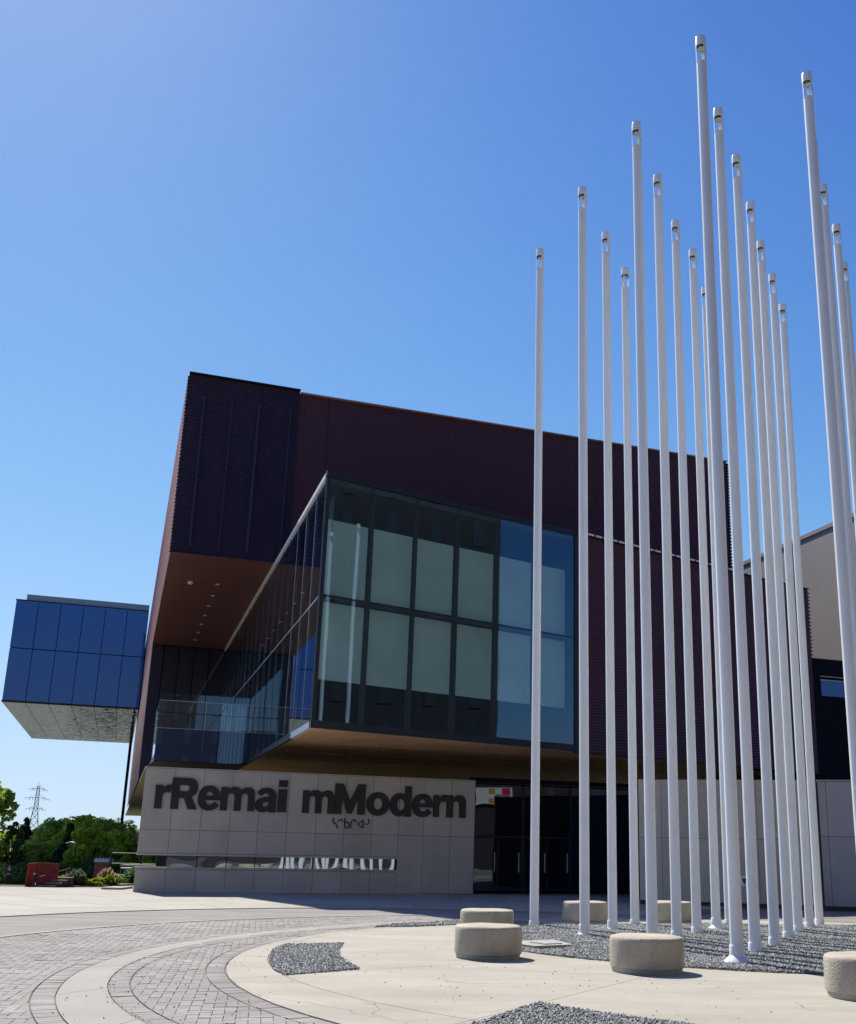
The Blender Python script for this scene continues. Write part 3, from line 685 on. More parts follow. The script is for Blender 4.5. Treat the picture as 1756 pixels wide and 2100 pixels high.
# --- terrace with navy fascia and glass guard
ter = obj('terrace', MB().prism([F(.54,12.46,0)[:2], F(4.6,12.46,0)[:2], F(4.6,30.2,0)[:2], F(.54,30.2,0)[:2]], ZB+.004, ZB+.3).prism([F(.54,12.5,0)[:2], F(A0-.03,12.5,0)[:2], F(A0-.03,16.49,0)[:2], F(.36,16.49,0)[:2]], ZB-.02, ZB+.001), M_dark_metal, MUS)
for a_, b_ in ((.54,2.57),(2.58,3.36),(3.37,4.60)):
    obj('fascia_panel', MB().box(a_, b_, 12.42, 12.46, ZB, 6.53, F), M_fascia, ter)
for a_, b_ in ((.54,2.59),(2.61,3.52),(3.55,3.75),(3.78,4.39),(4.42,4.60)):
    g_ = obj('guard_pane', MB().box(a_, b_, 12.425, 12.44, 6.545, 7.78, F), M_guard_glass, ter)
    obj('pane_edge', MB().box(b_-.006, b_+.010, 12.42, 12.45, 6.545, 7.78, F), M_white_metal, g_)
obj('guard_rail', MB().box(.54, 4.6, 12.42, 12.445, 7.782, 7.80, F).box(.54, 4.6, 12.41, 12.415, 6.53, 6.545, F), M_white_metal, ter)
for k in range(7):
    s_ = 12.46+k*2.55; obj('guard_pane', MB().box(.54, .555, s_, s_+2.52, ZB+.32, 7.78, F), M_guard_glass, ter)
# --- glass room
fp = [G0[:2], FB(24.6,0,0)[:2], (FB(24.6,0,0)+ES*14)[:2], F(A0,30.2,0)[:2]]
room = obj('glass_room', MB().prism([tuple(F(A0+.12,S0+.35,0)[:2]), tuple(FB(24.4,.14,0)[:2]), tuple((FB(24.4,0,0)+ES*13)[:2]), tuple(F(A0+.12,30.1,0)[:2])], ZB+.03, ZB+.26)
           .prism([tuple(F(A0+.12,S0+.35,0)[:2]), tuple(FB(24.4,.14,0)[:2]), tuple((FB(24.4,0,0)+ES*13)[:2]), tuple(F(A0+.12,30.1,0)[:2])], ZT-.30, ZT-.02), M_int_floor, MUS)
obj('inner_wall', MB().box(3.5, 11.5, 6.5, 6.7, ZB+.27, ZT-.31, FB).box(10.6, 10.8, .2, 6.5, ZB+.27, ZT-.31, FB), M_interior, room)
def fpane(b0, b1, z0, z1):
    dl_ = -math.tan(rad(1.0))*.86
    obj('front_pane', MB().hexa([FB(b0+.012,-dl_,z0),FB(b1-.012,dl_,z0),FB(b1-.012,.02+dl_,z0),FB(b0+.012,.02-dl_,z0),FB(b0+.012,-dl_,z1),FB(b1-.012,dl_,z1),FB(b1-.012,.02+dl_,z1),FB(b0+.012,.02-dl_,z1)]), M_box_glass, room)
for i in range(6):
    b0, b1 = i*1.755, (i+1)*1.755
    fpane(b0, b1, ZB+.24, 9.28); fpane(b0, b1, 9.32, ZT-.20)
obj('mullion', MB().box(0, 10.53, .04, .16, 9.24, 9.36, FB), M_dark_metal, room)
for i in range(1, 6):
    obj('mullion', MB().box(i*1.755-.02, i*1.755+.02, .035, .12, ZB+.24, ZT-.2, FB), M_dark_metal, room)
for i, b_ in enumerate((1.98,3.72,5.46,7.21,9.08)):
    obj('inner_post', MB().box(b_-.07, b_+.07, .45, .62, ZB+.27, ZT-.31, FB), M_dark_metal, room)
obj('edge_frame', MB().box(-.03, .10, -.03, .10, ZB+.2, ZT-.2, FB), M_dark_metal, room)
obj('edge_frame', MB().box(-.05, 10.53, -.04, .10, ZB, ZB+.235, FB), M_dark_metal, room)
obj('edge_frame', MB().box(-.05, 10.53, -.04, .10, ZT-.195, ZT, FB), M_dark_metal, room)
obj('sill_trim', MB().box(A0-.055, A0+.05, S0-.02, -.7, ZB+.0, ZB+.20, F), M_white_metal, room)
obj('sill_trim', MB().box(A0-.052, A0+.05, -.69, 12.3, ZB+.001, ZB+.199, F), M_dark_metal, room)  # same trim as the sunlit front length, coloured dark for the shade
obj('roof_trim', MB().box(A0-.055, A0+.05, S0-.02, 30.0, ZT-.17, ZT-.018, F), M_white_metal, room)
BL = [(.88,1.86),(2.08,3.62),(3.83,5.33),(5.58,7.10),(7.35,8.85),(9.31,10.5)]
for b0, b1 in BL:
    obj('blind', MB().box(b0, b1, .50, .508, 9.47, 12.03, FB), M_blind, room); obj('blind', MB().box(b0, b1, .50, .508, 6.68, 9.22, FB), M_blind, room)
    obj('blind_rail', MB().box(b0-.1, b1+.1, .47, .54, 9.24, 9.45, FB), M_dark_metal, room)
obj('blind', MB().box(.30, .88, .50, .508, 9.47, 12.03, FB), M_blind, room); obj('blind', MB().box(.30, .88, .50, .508, 6.68, 9.22, FB), M_blind, room)
M_shade = mat('side_shade_fabric', (.20,.20,.24), .9, var=.1, vscale=.5, streak=((3,3,.3),.25))
for i in range(3):
    obj('side_blind', MB().box(A0+.35, A0+.36, S0+.6+i*1.957, S0+2.45+i*1.957, 9.4, 12.9, F), M_shade, room)
k = 0; s_ = S0+.05
while s_ < 29.5:
    for z0, z1 in ((ZB+.21,9.28),(9.33,ZT-.18)):
        obj('side_pane', MB().box(A0, A0+.03, s_+.012, s_+1.93, z0, z1, F), M_side_glass, room)
    obj('side_mullion', MB().box(A0-.010, A0+.0, s_+1.936, s_+1.957, ZB+.2, ZT-.17, F), M_grey_metal if s_ < 1 else M_dark_metal, room)  # bars lighter where the sun reaches, dark where shade falls
    s_ += 1.957
obj('side_rail', MB().box(A0-.014, A0+.03, S0+.1, 29.6, 9.285, 9.325, F), M_grey_metal, room)
# wood soffit boards under the glass room and the screen beside it
def right_a(s): return A0+(s-S0)/math.tan(YB-YA)
def soff(s0, s1):
    amax = 24.6*math.cos(YB-YA)+A0
    return [F(A0+.5,s0,0)[:2], F(min(right_a(s0)-.35,amax),s0,0)[:2], F(min(right_a(s1)-.35,amax),s1,0)[:2], F(A0+.5,s1,0)[:2]]
soffit = obj('wood_soffit', MB().prism([tuple(F(A0+.05,S0+.4,0)[:2]), tuple(FB(24.3,.2,0)[:2]), tuple((FB(24.3,0,0)+ES*17)[:2]), tuple(F(A0+.05,17.4,0)[:2])], ZB+.012, ZB+.028), M_dark_metal, MUS)
gaps = [S0+.55,.27,4.44,8.75,12.9,17.2]
for i in range(5):
    obj('board', MB().prism(soff(gaps[i]+.05, gaps[i+1]-.05), ZB-.012, ZB+.010), M_wood, soffit)
obj('board', MB().box(A0+.05, A0+.47, S0+.2, 17.2, ZB-.012, ZB+.010, F), M_wood, soffit)
obj('board', MB().box(.3, 10.4, .12, .32, ZB-.013, ZB+.009, FB), M_wood, soffit)
for a_, s_ in ((7.8,.05),(7.08,4.3),(7.91,5.32),(8.94,8.55),(8.05,11.9),(11.75,.12),(12.86,.6),(11.87,5.17)):
    obj('downlight', MB().lathe([(.05,0),(.05,.02)], F(a_, s_, ZB-.034), 10), M_white_metal, soffit)
# --- right-hand screen volume (yaw B)
mid = obj('right_volume', MB().prism([tuple(FB(10.75,.2,0)[:2]), tuple(FB(24.5,.2,0)[:2]), tuple((FB(24.5,.2,0)+ES*12)[:2]), tuple((FB(10.75,.2,0)+ES*12)[:2])], ZB+.29, ZT-.06), M_interior, MUS)
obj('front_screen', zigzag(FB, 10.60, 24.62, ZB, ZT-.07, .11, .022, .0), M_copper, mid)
obj('screen_end', zigzag(lambda a, q, z: FB(24.62-q, .1+a, z), 0, .12, ZB, ZT-.07, .17, .32, 0), M_copper_d, mid)
obj('edge_frame', MB().box(10.54, 10.66, -.05, .05, ZB, ZT, FB), M_dark_metal, mid)
obj('coping', MB().box(10.67, 24.6, -.12, .25, ZT-.068, ZT-.03, FB), M_dark_metal, mid)
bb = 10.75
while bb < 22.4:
    obj('sunlit_dash', MB().box(bb, bb+.30, -.16, -.125, ZT-.075, ZT-.005, FB), M_white_metal, mid); bb += .40  # white blocks stand in for sunlit dashes along the top edge
obj('edge_frame', MB().box(10.6, 24.6, -.03, .2, ZB-.03, ZB-.002, FB), M_dark_metal, mid)
# block between the volumes at the upper right
obj('rear_block', MB().box(27.95, 29.9, 9.5, 20, ZB, 16.25, F), M_navy, MUS)
# --- blue glass gallery on the left
def FG(a, s, z): return F(a, 65.71+s, z)
gal = obj('blue_gallery', MB().box(-11.6, .04, .12, 36.6, ZT+.05, 22.85, FG), M_navy, MUS)
px_ = [-11.68+1.9617*i for i in range(7)]
for i in range(6):
    obj('panel', MB().box(px_[i]+.03, px_[i+1]-.03, 0, .1, ZT+.15, 18.42, FG), M_blue_glass, gal)
    obj('panel', MB().box(px_[i]+.03, px_[i+1]-.03, 0, .1, 18.50, 22.92, FG), M_blue_glass, gal)
obj('edge_frame', MB().box(-11.7, .05, -.02, .12, ZT-.02, ZT+.14, FG), M_dark_metal, gal)
obj('edge_frame', MB().box(-11.7, .05, -.02, .12, 22.93, 23.03, FG), M_dark_metal, gal)
obj('glass_parapet', MB().box(-10.9, .05, .9, .98, 22.9, 23.75, FG), M_grey_metal, gal)
nr = 6
for i in range(6):
    for j in range(nr):
        obj('soffit_panel', MB().box(px_[i]+.02, px_[i+1]-.02, .1+j*6.1, .1+j*6.1+6.06, ZT-.03, ZT+.04, FG), M_mirror_soffit, gal)
obj('support_column', MB().box(-.30, .05, 36.2, 36.6, -2, ZT-.04, FG), M_navy, gal)
# --- entrance glazing
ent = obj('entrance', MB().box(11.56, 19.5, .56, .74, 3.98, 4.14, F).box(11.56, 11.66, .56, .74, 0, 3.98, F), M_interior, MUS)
ex = [11.68,13.67,15.58]
for i in range(2):
    obj('glazing', MB().box(ex[i]+.04, ex[i+1]-.04, .60, .62, 2.06, 3.95, F), M_door_glass, ent)
for a0_, a1_ in ((11.70,12.62),(12.72,13.58),(13.74,14.62),(14.68,15.54)):
    dr = obj('door', MB().box(a0_, a1_, .60, .62, .08, 1.96, F), M_door_glass, ent)
    obj('handle', MB().box(a1_-.12, a1_-.08, .50, .53, .75, 1.45, F), M_grey_metal, dr)
    obj('frame', MB().box(a0_-.04, a0_, .57, .64, 0, 1.98, F).box(a1_, a1_+.04, .57, .64, 0, 1.98, F), M_dark_metal, dr)
obj('transom', MB().box(11.66, 15.6, .56, .66, 1.97, 2.05, F), M_dark_metal, ent)
for a_ in (11.66,13.63,15.56): obj('post', MB().box(a_, a_+.08, .565, .67, 0, 3.97, F), M_dark_metal, ent)
obj('glazing', MB().box(15.66, 19.4, .62, .64, .1, 3.9, F), M_back_glass, ent)
# --- right concrete wall (turned a little towards the left)
YR = rad(-15); ER, EQ = basis(YR); RW = Vector((4.80, 33.63, 0))
def FR(a, s, z): return RW + ER*a + EQ*s + UP*z
rw = obj('right_wall', MB().box(.02, 14, .05, 9.5, 0, 3.80, FR), M_joint, MUS)
rx = [0,.72,1.70,2.68,3.66,4.64,5.40]; 
for i in range(6):
    panel(rx[i], rx[i+1], 2.02, 3.83, M_conc_wall, 0, .06, rw, FR); panel(rx[i], rx[i+1], .12, 2.02, M_conc_wall, 0, .06, rw, FR)
rx = [5.52,5.75,6.72,7.8,9.0,10.2,11.4,12.6,13.8]
for i in range(8):
    panel(rx[i], rx[i+1], 2.14, 3.78, M_conc_wall2, -.03, .06, rw, FR); panel(rx[i], rx[i+1], .12, 2.14, M_conc_wall2, -.03, .06, rw, FR)
obj('cap', MB().box(5.5, 14, -.06, .2, 3.785, 3.83, FR), M_conc_wall2, rw)
nb_ = obj('notice', MB().box(3.10, 3.30, -.02, -.003, .62, .92, FR), M_white_metal, rw)
obj('notice_mark', MB().prism([(0,0),(1,0)],0,0) if False else MB().hexa([FR(3.20,-.026,.67),FR(3.21,-.026,.67),FR(3.21,-.0215,.67),FR(3.20,-.0215,.67),FR(3.14,-.026,.80),FR(3.26,-.026,.80),FR(3.26,-.0215,.80),FR(3.14,-.0215,.80)]).box(3.14,3.26,-.026,-.0215,.803,.86,FR), M_lamp_dark, nb_)
obj('hose_outlet', MB().tube(FR(4.05,0,.78), FR(4.05,-.12,.78), .06, .06, 10).tube(FR(4.05,-.13,.9), FR(4.05,-.13,.62), .045, .065, 10), M_dark_metal, rw)
# --- navy block and its lit slot window at far right
NV = Vector((14.56,46.07,0))
def FN(a, s, z): return NV + EA*a + ES*s + UP*z
nv = obj('navy_block', MB().box(.02, 16, .06, 9, 2.5, 10.27, FN), M_navy, MUS)
sw = obj('slot_window', MB().box(.45, 3.4, .0, .055, 8.55, 9.22, FN), M_blue_glass, nv)
obj('frame', MB().box(.43, 3.42, -.03, .05, 9.23, 9.30, FN).box(.43, 3.42, -.03, .05, 9.42, 9.46, FN), M_grey_metal, sw)
# --- neighbouring beige theatre block
BG = thing('theatre_building', (20.2,47.8,0), 'beige metal-clad blank block rising behind the poles at far right', 'building')
_bs = ES
def FT(a, s, z): return Vector((20.1,47.9,0))+EA*a+_bs*s+UP*z
obj('wall', MB().box(0, 14, .0, 60, 0, 18.77, FT), M_beige, BG)
obj('roof_edge', MB().box(-.06, 14.1, -.1, 60.1, 18.78, 19.0, FT), M_beige, BG)
for i in range(14): obj('cladding_seam', MB().box(-.035, -.005, 1.2+i*3.9, 1.26+i*3.9, 0, 18.48, FT), M_beige, BG)

# ================================================================== POLES
A_i = lambda i: 8.78+1.215*i
S_j = lambda j: 14.03+1.232*j
POLES = {  # (i, j): label, sink
 (0,0):('nearest of the white light poles, thick, on a wide cone foot at the gravel front',0),
 (0,2):('white light pole rising from behind the middle of the largest stone seat',.05),
 (0,4):('second white light pole from the left, standing a pace in front of the first',.06),
 (0,6):('leftmost white light pole, standing alone at the gravel edge by the stone seats',.17),
 (1,1):('white light pole right beside the thick nearest pole, one step behind it',.10),
 (1,3):('white light pole rising behind the right edge of the largest stone seat',.10),
 (1,5):('third white light pole from the left, in front of the dark doorway',.08),
 (2,0):('large white light pole cut off by the right edge of the view',0),
 (2,2):('white light pole second to the right of the thick nearest pole',.12),
 (2,4):('white light pole just clear of the right side of the largest stone seat',.14),
 (2,6):('shortest-looking white light pole on the left side, set back before the entrance',.15),
 (3,1):('white light pole hidden almost wholly behind the large pole at the right edge',.1),
 (3,3):('white light pole third to the right of the thick nearest pole',.13),
 (3,5):('white light pole with a bright cone foot just left of the thick pole',.04),
 (4,2):('thin-looking white light pole peeping out right of the large edge pole, upper one',.1),
 (4,4):('white light pole fourth to the right of the thick nearest pole',.13),
 (4,6):('slim white light pole half hidden behind the thick nearest pole',.16),
 (5,3):('white light pole with its lantern clear of the others at the right edge',.1),
 (5,5):('white light pole fifth to the right of the thick nearest pole',.15),
 (6,4):('lowest lantern at the far right edge, on a half hidden white pole',.1),
 (6,6):('rearmost white light pole of the right-hand fan, lowest lantern there',.16)}
def make_pole(label):
    t = thing('light_pole', (0,0,0), label, 'light pole', 'white light poles standing in the gravel')
    o = obj('tube', MB().lathe([(.0975,.12),(.096,4),(.095,9),(.094,15.97)], seg=40), M_pole, t); smooth_by_angle(o)
    o = obj('cap', MB().lathe([(.089,16.325),(.101,16.325),(.101,16.49),(.092,16.535),(.055,16.55)], seg=32), M_pole, t); smooth_by_angle(o)
    o = obj('light', MB().lathe([(.080,16.295),(.089,16.30),(.089,16.324)], seg=24), M_lamp_dark, t)
    obj('lens', MB().lathe([(.066,16.285),(.066,16.294)], seg=20), M_lens, o)
    for a0, a1 in ((-68,-12),(-174,-160),(52,78)):
        m_ = MB(); A = np.linspace(rad(a0), rad(a1), 7)
        for k in range(6):
            p = [(.100*math.cos(A[k]), .100*math.sin(A[k])), (.100*math.cos(A[k+1]), .100*math.sin(A[k+1])), (.090*math.cos(A[k+1]), .090*math.sin(A[k+1])), (.090*math.cos(A[k]), .090*math.sin(A[k]))]
            m_.hexa([(x,y,15.96) for x,y in p]+[(x,y,16.33) for x,y in p])
        obj('strut', m_, M_pole, t)
    o = obj('collar', MB().lathe([(.112,.13),(.112,.27),(.106,.285),(.098,.287)], seg=32), M_pole, t); smooth_by_angle(o)
    o = obj('foot', MB().lathe([(.225,0.02),(.215,.045),(.115,.135)], seg=20), M_pole, t); smooth_by_angle(o)
    return t
def dup(root, loc, rz, label):
    r = root.copy(); COL.objects.link(r); r.location = loc; r.rotation_euler = (0,0,rz); r['label'] = label
    for ch in list(root.children):
        c = ch.copy(); COL.objects.link(c); c.parent = r
        for g in ch.children: d = g.copy(); COL.objects.link(d); d.parent = c
    return r
SPOT = {(0,0):(3.73,16.14),(0,2):(2.84,18.49),(0,4):(1.89,20.72),(0,6):(1.03,23.12),(1,1):(4.45,17.95),(1,3):(3.55,20.15),(1,5):(2.63,22.46),
 (2,0):(6.01,17.02),(2,2):(5.16,19.38),(2,4):(4.25,21.82),(2,6):(3.30,23.95),(3,1):(6.66,18.80),(3,3):(5.88,21.05),(3,5):(4.94,23.2),(4,2):(7.38,20.38),
 (4,4):(6.53,22.62),(4,6):(5.58,24.8),(5,3):(8.19,21.9),(5,5):(7.22,24.11),(6,4):(8.93,23.55),(6,6):(7.9,25.6)}
first = None
for (i, j), (lab, sink) in POLES.items():
    p = Vector((*SPOT[(i, j)], 0)); z = -sink; rz = random.uniform(-.10,.10)
    if (i, j) == (2,6): rz = rad(55)
    if first is None:
        first = make_pole(lab); first.location = (p.x, p.y, z); first.rotation_euler = (0,0,rz)
    else: dup(first, (p.x, p.y, z), rz, lab)

# ================================================================== STONE SEATS
def make_bench(loc, label, seed, r=.505):
    rg = random.Random(seed); t = thing('stone_seat', loc, label, 'stone seat', 'round concrete seats around the poles')
    def ring(prof, wob):
        m_ = MB(); m_.lathe(prof, seg=72); out = []
        for x, y, z in m_.v:
            a = math.atan2(y, x); k = 1+wob*(math.sin(3*a+seed)+.6*math.sin(7*a+seed*2)+.5*math.sin(13*a+z*30))
            out.append((x*k, y*k, z+(.002*math.sin(5*a+seed) if z > .4 else 0)))
        m_.v = out; return m_
    m1 = ring([(r-.028,-.01),(r-.026,.058)], .0015); m2 = ring([(r-.035,.056),(r-.004,.070),(r,.10),(r,.25),(r,.40),(r-.004,.43),(r-.016,.452),(r-.04,.463),(r*.6,.467),(r*.2,.468)], .0022)
    for nm, m_ in (('base_course', m1), ('seat_block', m2)):
        o = link(nm, m_.mesh(nm), M_bench, t, loc=loc); o.location = (0,0,0); smooth_by_angle(o, 40)
    t.rotation_euler = (0,0,rg.uniform(0,6)); return t
make_bench((2.21,14.92,.016), 'largest-looking round concrete seat, whole and in sun, at centre right', 1)
make_bench((.04,16.34,.016), 'left round concrete seat in sun, partly hiding another seat behind', 2)
make_bench((.02,20.37,.016), 'round concrete seat showing its top just behind the left front seat', 3)
make_bench((2.23,24.34,.016), 'shaded round concrete seat in front of the dark entrance', 4)
make_bench((4.30,25.12,.016), 'shaded round concrete seat behind the poles, right of the entrance', 5)
make_bench((4.47,12.72,.016), 'round concrete seat cut off by the right edge of the view', 6)

# ground lights, covers
def ground_light(x, y, label, z=.05):
    t = thing('ground_light', (x,y,z), label, 'ground light', 'round ground lights in the gravel')
    o = obj('rim', MB().lathe([(.19,-.05),(.19,.012),(.17,.016),(.15,.008),(.15,-.03)], (x,y,z), 24, cap=False), M_grey_metal, t)
    obj('lens', MB().lathe([(.15,-.02),(.15,.0)], (x,y,z), 20), M_lamp_dark, t)
    obj('guard', MB().box(x-.16,x+.16,y-.01,y+.01,z+.004,z+.02).box(x-.01,x+.01,y-.16,y+.16,z+.0042,z+.0202), M_grey_metal, t)
ground_light(.86,20.89,'round ground light in the gravel right of the left seats')
ground_light(1.79,18.95,'round ground light in the gravel by the large square cover')
ground_light(6.81,20.96,'round ground light among the pole shadows at right')
ground_light(4.85,23.72,'round ground light at the back of the gravel')
cv = thing('access_cover', (1.0,18.35,.03), 'pale concrete access slab lying in the gravel behind the left seat', 'cover')
obj('slab', MB().hexa([(.28,18.45,0),(.80,17.72,0),(1.45,18.15,0),(1.2,19.05,0),(.28,18.45,.075),(.80,17.72,.075),(1.45,18.15,.075),(1.2,19.05,.075)]), M_slab, cv)
obj('hatch', MB().hexa([(.75,18.32,.07),(.98,18.0,.07),(1.28,18.2,.07),(1.1,18.6,.07),(.75,18.32,.09),(.98,18.0,.09),(1.28,18.2,.09),(1.1,18.6,.09)]), M_conc_wall2, cv)
for x, y, lab in ((-4.77,23.1,'left iron manhole cover set in the lane before the wall'),(-3.05,23.14,'right iron manhole cover set in the lane before the wall')):
    t = thing('manhole_cover', (x,y,.0), lab, 'manhole cover', 'iron covers in the lane')
    obj('ring', MB().lathe([(.36,-.02),(.36,.006),(.31,.007),(.31,-.02)], (x,y,.01), 28, cap=False), M_grey_metal, t); obj('lid', MB().lathe([(.30,-.02),(.30,.004)], (x,y,.01), 28), M_lane, t)

# street lamp beside the view; its shadow falls on the bricks
t = thing('street_lamp', (-11.3,16.9,0), 'tall street lamp at the left, its head throwing a shadow on the bricks', 'street lamp')
hx, hy = -9.2, 16.35
obj('post', MB().tube((-11.3,16.9,0), (-11.3,16.9,4.7), .08, .055, 12), M_dark_metal, t); obj('arm', MB().tube((-11.3,16.9,4.62), (hx-.1,hy,4.78), .03, .03, 8), M_dark_metal, t)
obj('lamp_head', MB().lathe([(.05,.14),(.32,.03),(.34,0),(.30,-.03)][::-1], (hx,hy,4.7), 20), M_dark_metal, t)

# ================================================================== LEFT BACKGROUND
def leaves_mesh(name, clumps, n, size, m, parent=None, flat=.55, kind=None, up=0.0):
    cl = np.array([c[:3] for c in clumps]); rr = np.array([c[3] for c in clumps]); wgt = rr**2; wgt = wgt/wgt.sum()
    k = rng.choice(len(cl), n, p=wgt); d = rng.normal(size=(n,3)); d /= np.linalg.norm(d, axis=1)[:, None]
    r = rr[k]*rng.uniform(.55,1.05,n)**.6; c = cl[k]+d*r[:, None]*np.array([1,1,flat+.25])
    nn = rng.normal(size=(n,3))*.8+d*.5+np.array([-.25,-.1,.75]); nn /= np.linalg.norm(nn, axis=1)[:, None]
    u = np.cross(nn, rng.normal(size=(n,3))); u /= np.linalg.norm(u, axis=1)[:, None]; v = np.cross(nn, u)
    s = size*rng.uniform(.6,1.3,n)[:, None]
    u = u*s; v = v*s*.6
    u[:, 2] += up*s[:, 0]
    V = np.stack([c-u, c+v, c+u, c-v], 1).reshape(-1,3)
    return big_mesh(name, V, [(0,1,2,3)], n, 4, m, parent, kind)
def tree(name, x, y, h, cr, m, label, cat='tree', n=4200, leaf=.20, seed=0, group='trees on the river bank', trunk=None, lowcrown=.0, nc=44):
    rg = random.Random(seed*13+5); z0 = ground_h(x, y)-.05
    h = (h-2.55)-z0; n = int(n*.95)
    t = thing(name, (x,y,z0), label, cat, group); tr = MB(); top = z0+h
    tr.tube((x,y,z0), (x+rg.uniform(-.2,.2),y,z0+h*.55), .10+h*.012, .06+h*.004, 9)
    cl = []
    for i in range(nc):
        a = rg.uniform(0,6.28); f = rg.uniform(lowcrown+.12, .93); prof = math.sin(min(1,(f-lowcrown+.05)/(1.03-lowcrown))*math.pi)**.55
        R_ = cr*prof*rg.uniform(.25,.95); c = (x+R_*math.cos(a), y+R_*math.sin(a), z0+h*f); rad_ = cr*rg.uniform(.13,.27)
        cl.append((*c, rad_))
        if i % 3 == 0: tr.tube((x,y,z0+h*max(.12,f-.3)), c, .05, .02, 6)
    cl.append((x,y,z0+h-cr*.2,cr*.2))
    obj('trunk', tr, M_bark, t); leaves_mesh('crown', cl, n, leaf, m, t); return t
def spruce(x, y, h, r, label, seed=0):
    rg = random.Random(seed); z0 = ground_h(x, y); t = thing('spruce_tree', (x,y,z0), label, 'spruce', 'trees on the river bank')
    obj('trunk', MB().tube((x,y,z0),(x,y,z0+h*.97), .14, .02, 8), M_bark, t); cl = []
    for i in range(60):
        f = rg.uniform(.08,1); a = rg.uniform(0,6.28); R_ = r*(1-f)*rg.uniform(.5,1); cl.append((x+R_*math.cos(a), y+R_*math.sin(a), z0+h*f, .25+r*(1-f)*.28))
    leaves_mesh('crown', cl, 4500, .17, L_spruce, t, flat=.3)
tree('poplar_tree', -44.3, 92, 9.6, 3.0, L_mid, 'tall tree cut off by the left edge of the view', n=13000, leaf=.20, seed=1, lowcrown=.02, nc=110)
tree('poplar_tree', -41.5, 93, 5.6, 1.2, L_dark, 'narrow darker tree beside the tall one at the left edge', n=3000, leaf=.16, seed=21)
tree('broadleaf_tree', -47.0, 104, 4.6, 3.2, L_bright, 'bright low tree right of the tall left tree', n=5200, seed=2)
tree('broadleaf_tree', -45.4, 112, 6.2, 3.2, L_mid, 'rounded tree right of the pylon foot', n=6000, seed=3)
tree('broadleaf_tree', -42.2, 111, 6.4, 3.3, L_bright, 'tallest rounded tree in the middle of the bank', n=6500, seed=4)
tree('broadleaf_tree', -39.0, 108, 6.0, 3.4, L_mid, 'tree below the small blue bridge arch', n=6500, seed=5)
tree('broadleaf_tree', -35.4, 96, 5.3, 3.2, L_bright, 'leafy tree with layered limbs left of the portable toilet', n=7500, seed=6)
tree('broadleaf_tree', -32.8, 95, 4.9, 2.6, L_bright, 'leafy tree nearest the museum, behind the portable toilet', n=6000, seed=7)
tree('broadleaf_tree', -40.6, 97, 4.0, 3.3, L_mid, 'wide low tree behind the red stair panel', n=6500, seed=8)
tree('broadleaf_tree', -44.6, 95, 3.5, 2.9, L_bright, 'yellow-green low tree above the dark bush', n=5000, seed=9)
tree('broadleaf_tree', -27.6, 88, 3.6, 1.2, L_bright, 'small tree showing between bank and museum wall', n=2400, seed=10)
spruce(-43.6, 100, 5.4, 1.7, 'dark spruce right below the power pylon', 1)
spruce(-37.8, 96, 5.0, 1.5, 'dark spruce standing among the middle trees', 2)
def bush(x, y, h, r, m, label, n=2200, leaf=.11, zb=None, grp='shrubs by the plaza edge', name='shrub', flat=.6, up=0):
    z0 = ground_h(x, y) if zb is None else zb; t = thing(name, (x,y,z0), label, 'shrub', grp); st = MB(); cl = []
    for i in range(12):
        a = random.uniform(0,6.28); q = r*math.sqrt(random.random()); zz = z0+h*random.uniform(.35,.8)*(1-.4*(q/r)**2)
        cl.append((x+q*math.cos(a), y+q*math.sin(a)*.6, zz, h*.33)); st.tube((x,y,z0-.05), cl[-1][:3], .012, .006, 5)
    obj('stems', st, M_bark, t); leaves_mesh('foliage', cl, n, leaf, m, t, up=up); return t
bush(-37.2, 89, 2.1, 2.2, L_dark, 'dark bush behind the walking person', 5000, .15, grp='shrubs on the bank')
bush(-41.5, 90, 1.9, 2.4, L_mid, 'green bush at the foot of the left trees', 4000, .15, grp='shrubs on the bank')
bush(-33.8, 92, 2.2, 2.2, L_dark, 'dark undergrowth left of the portable toilet', 4000, .15, grp='shrubs on the bank')
bush(-36.4, 92, 2.0, 2.4, L_dark, 'dark undergrowth behind the red stair panel', 4000, .15, grp='shrubs on the bank')
bush(-30.3, 93, 2.0, 1.6, L_blue, 'pale leaved bush beside the portable toilet', 3000, .13, grp='shrubs on the bank')
struct('planting_bed', MB().prism([(-15.3,36.9),(-13.85,38.35),(-13.2,40.6),(-15.0,41.8),(-17.0,39.6)], -.3, .03), M_gravel_bed)
bush(-15.1, 38.0, .42, .34, L_yellow, 'small yellow-green shrub at the left end of the bed', 1500, .05)
bush(-14.7, 38.4, .62, .32, L_blue, 'grey-green feathery clump between two yellow shrubs', 2200, .05, name='ornamental_grass', up=1.6)
bush(-14.15, 38.5, .38, .40, L_yellow, 'yellow-green shrub in the middle of the bed', 1900, .05)
bush(-13.85, 39.3, .42, .45, L_yellow, 'yellow-green shrub at the right end of the bed', 1900, .05)
bush(-14.15, 39.9, .60, .30, L_pink, 'tall tan plume grass behind the yellow shrubs', 2400, .05, name='ornamental_grass', up=1.6)
bush(-13.6, 41.3, .75, .35, L_dark, 'dark shrub beside the museum steps', 1500, .06)
# far woodland
cl = []
for i in range(240):
    x = random.uniform(-230,-60); y = random.uniform(330,380); cl.append((x, y, random.uniform(0,4.2)+2.2*math.sin(x*.05+1), random.uniform(2.0,3.6)))
for i in range(40): cl.append((random.gauss(-128,7), 350, random.uniform(2,7.2), 2.3))
leaves_mesh('far_woodland', cl, 16000, .75, L_far, kind='stuff'); tag(bpy.data.objects['far_woodland'], 'hazy line of far trees across the river', 'woodland')
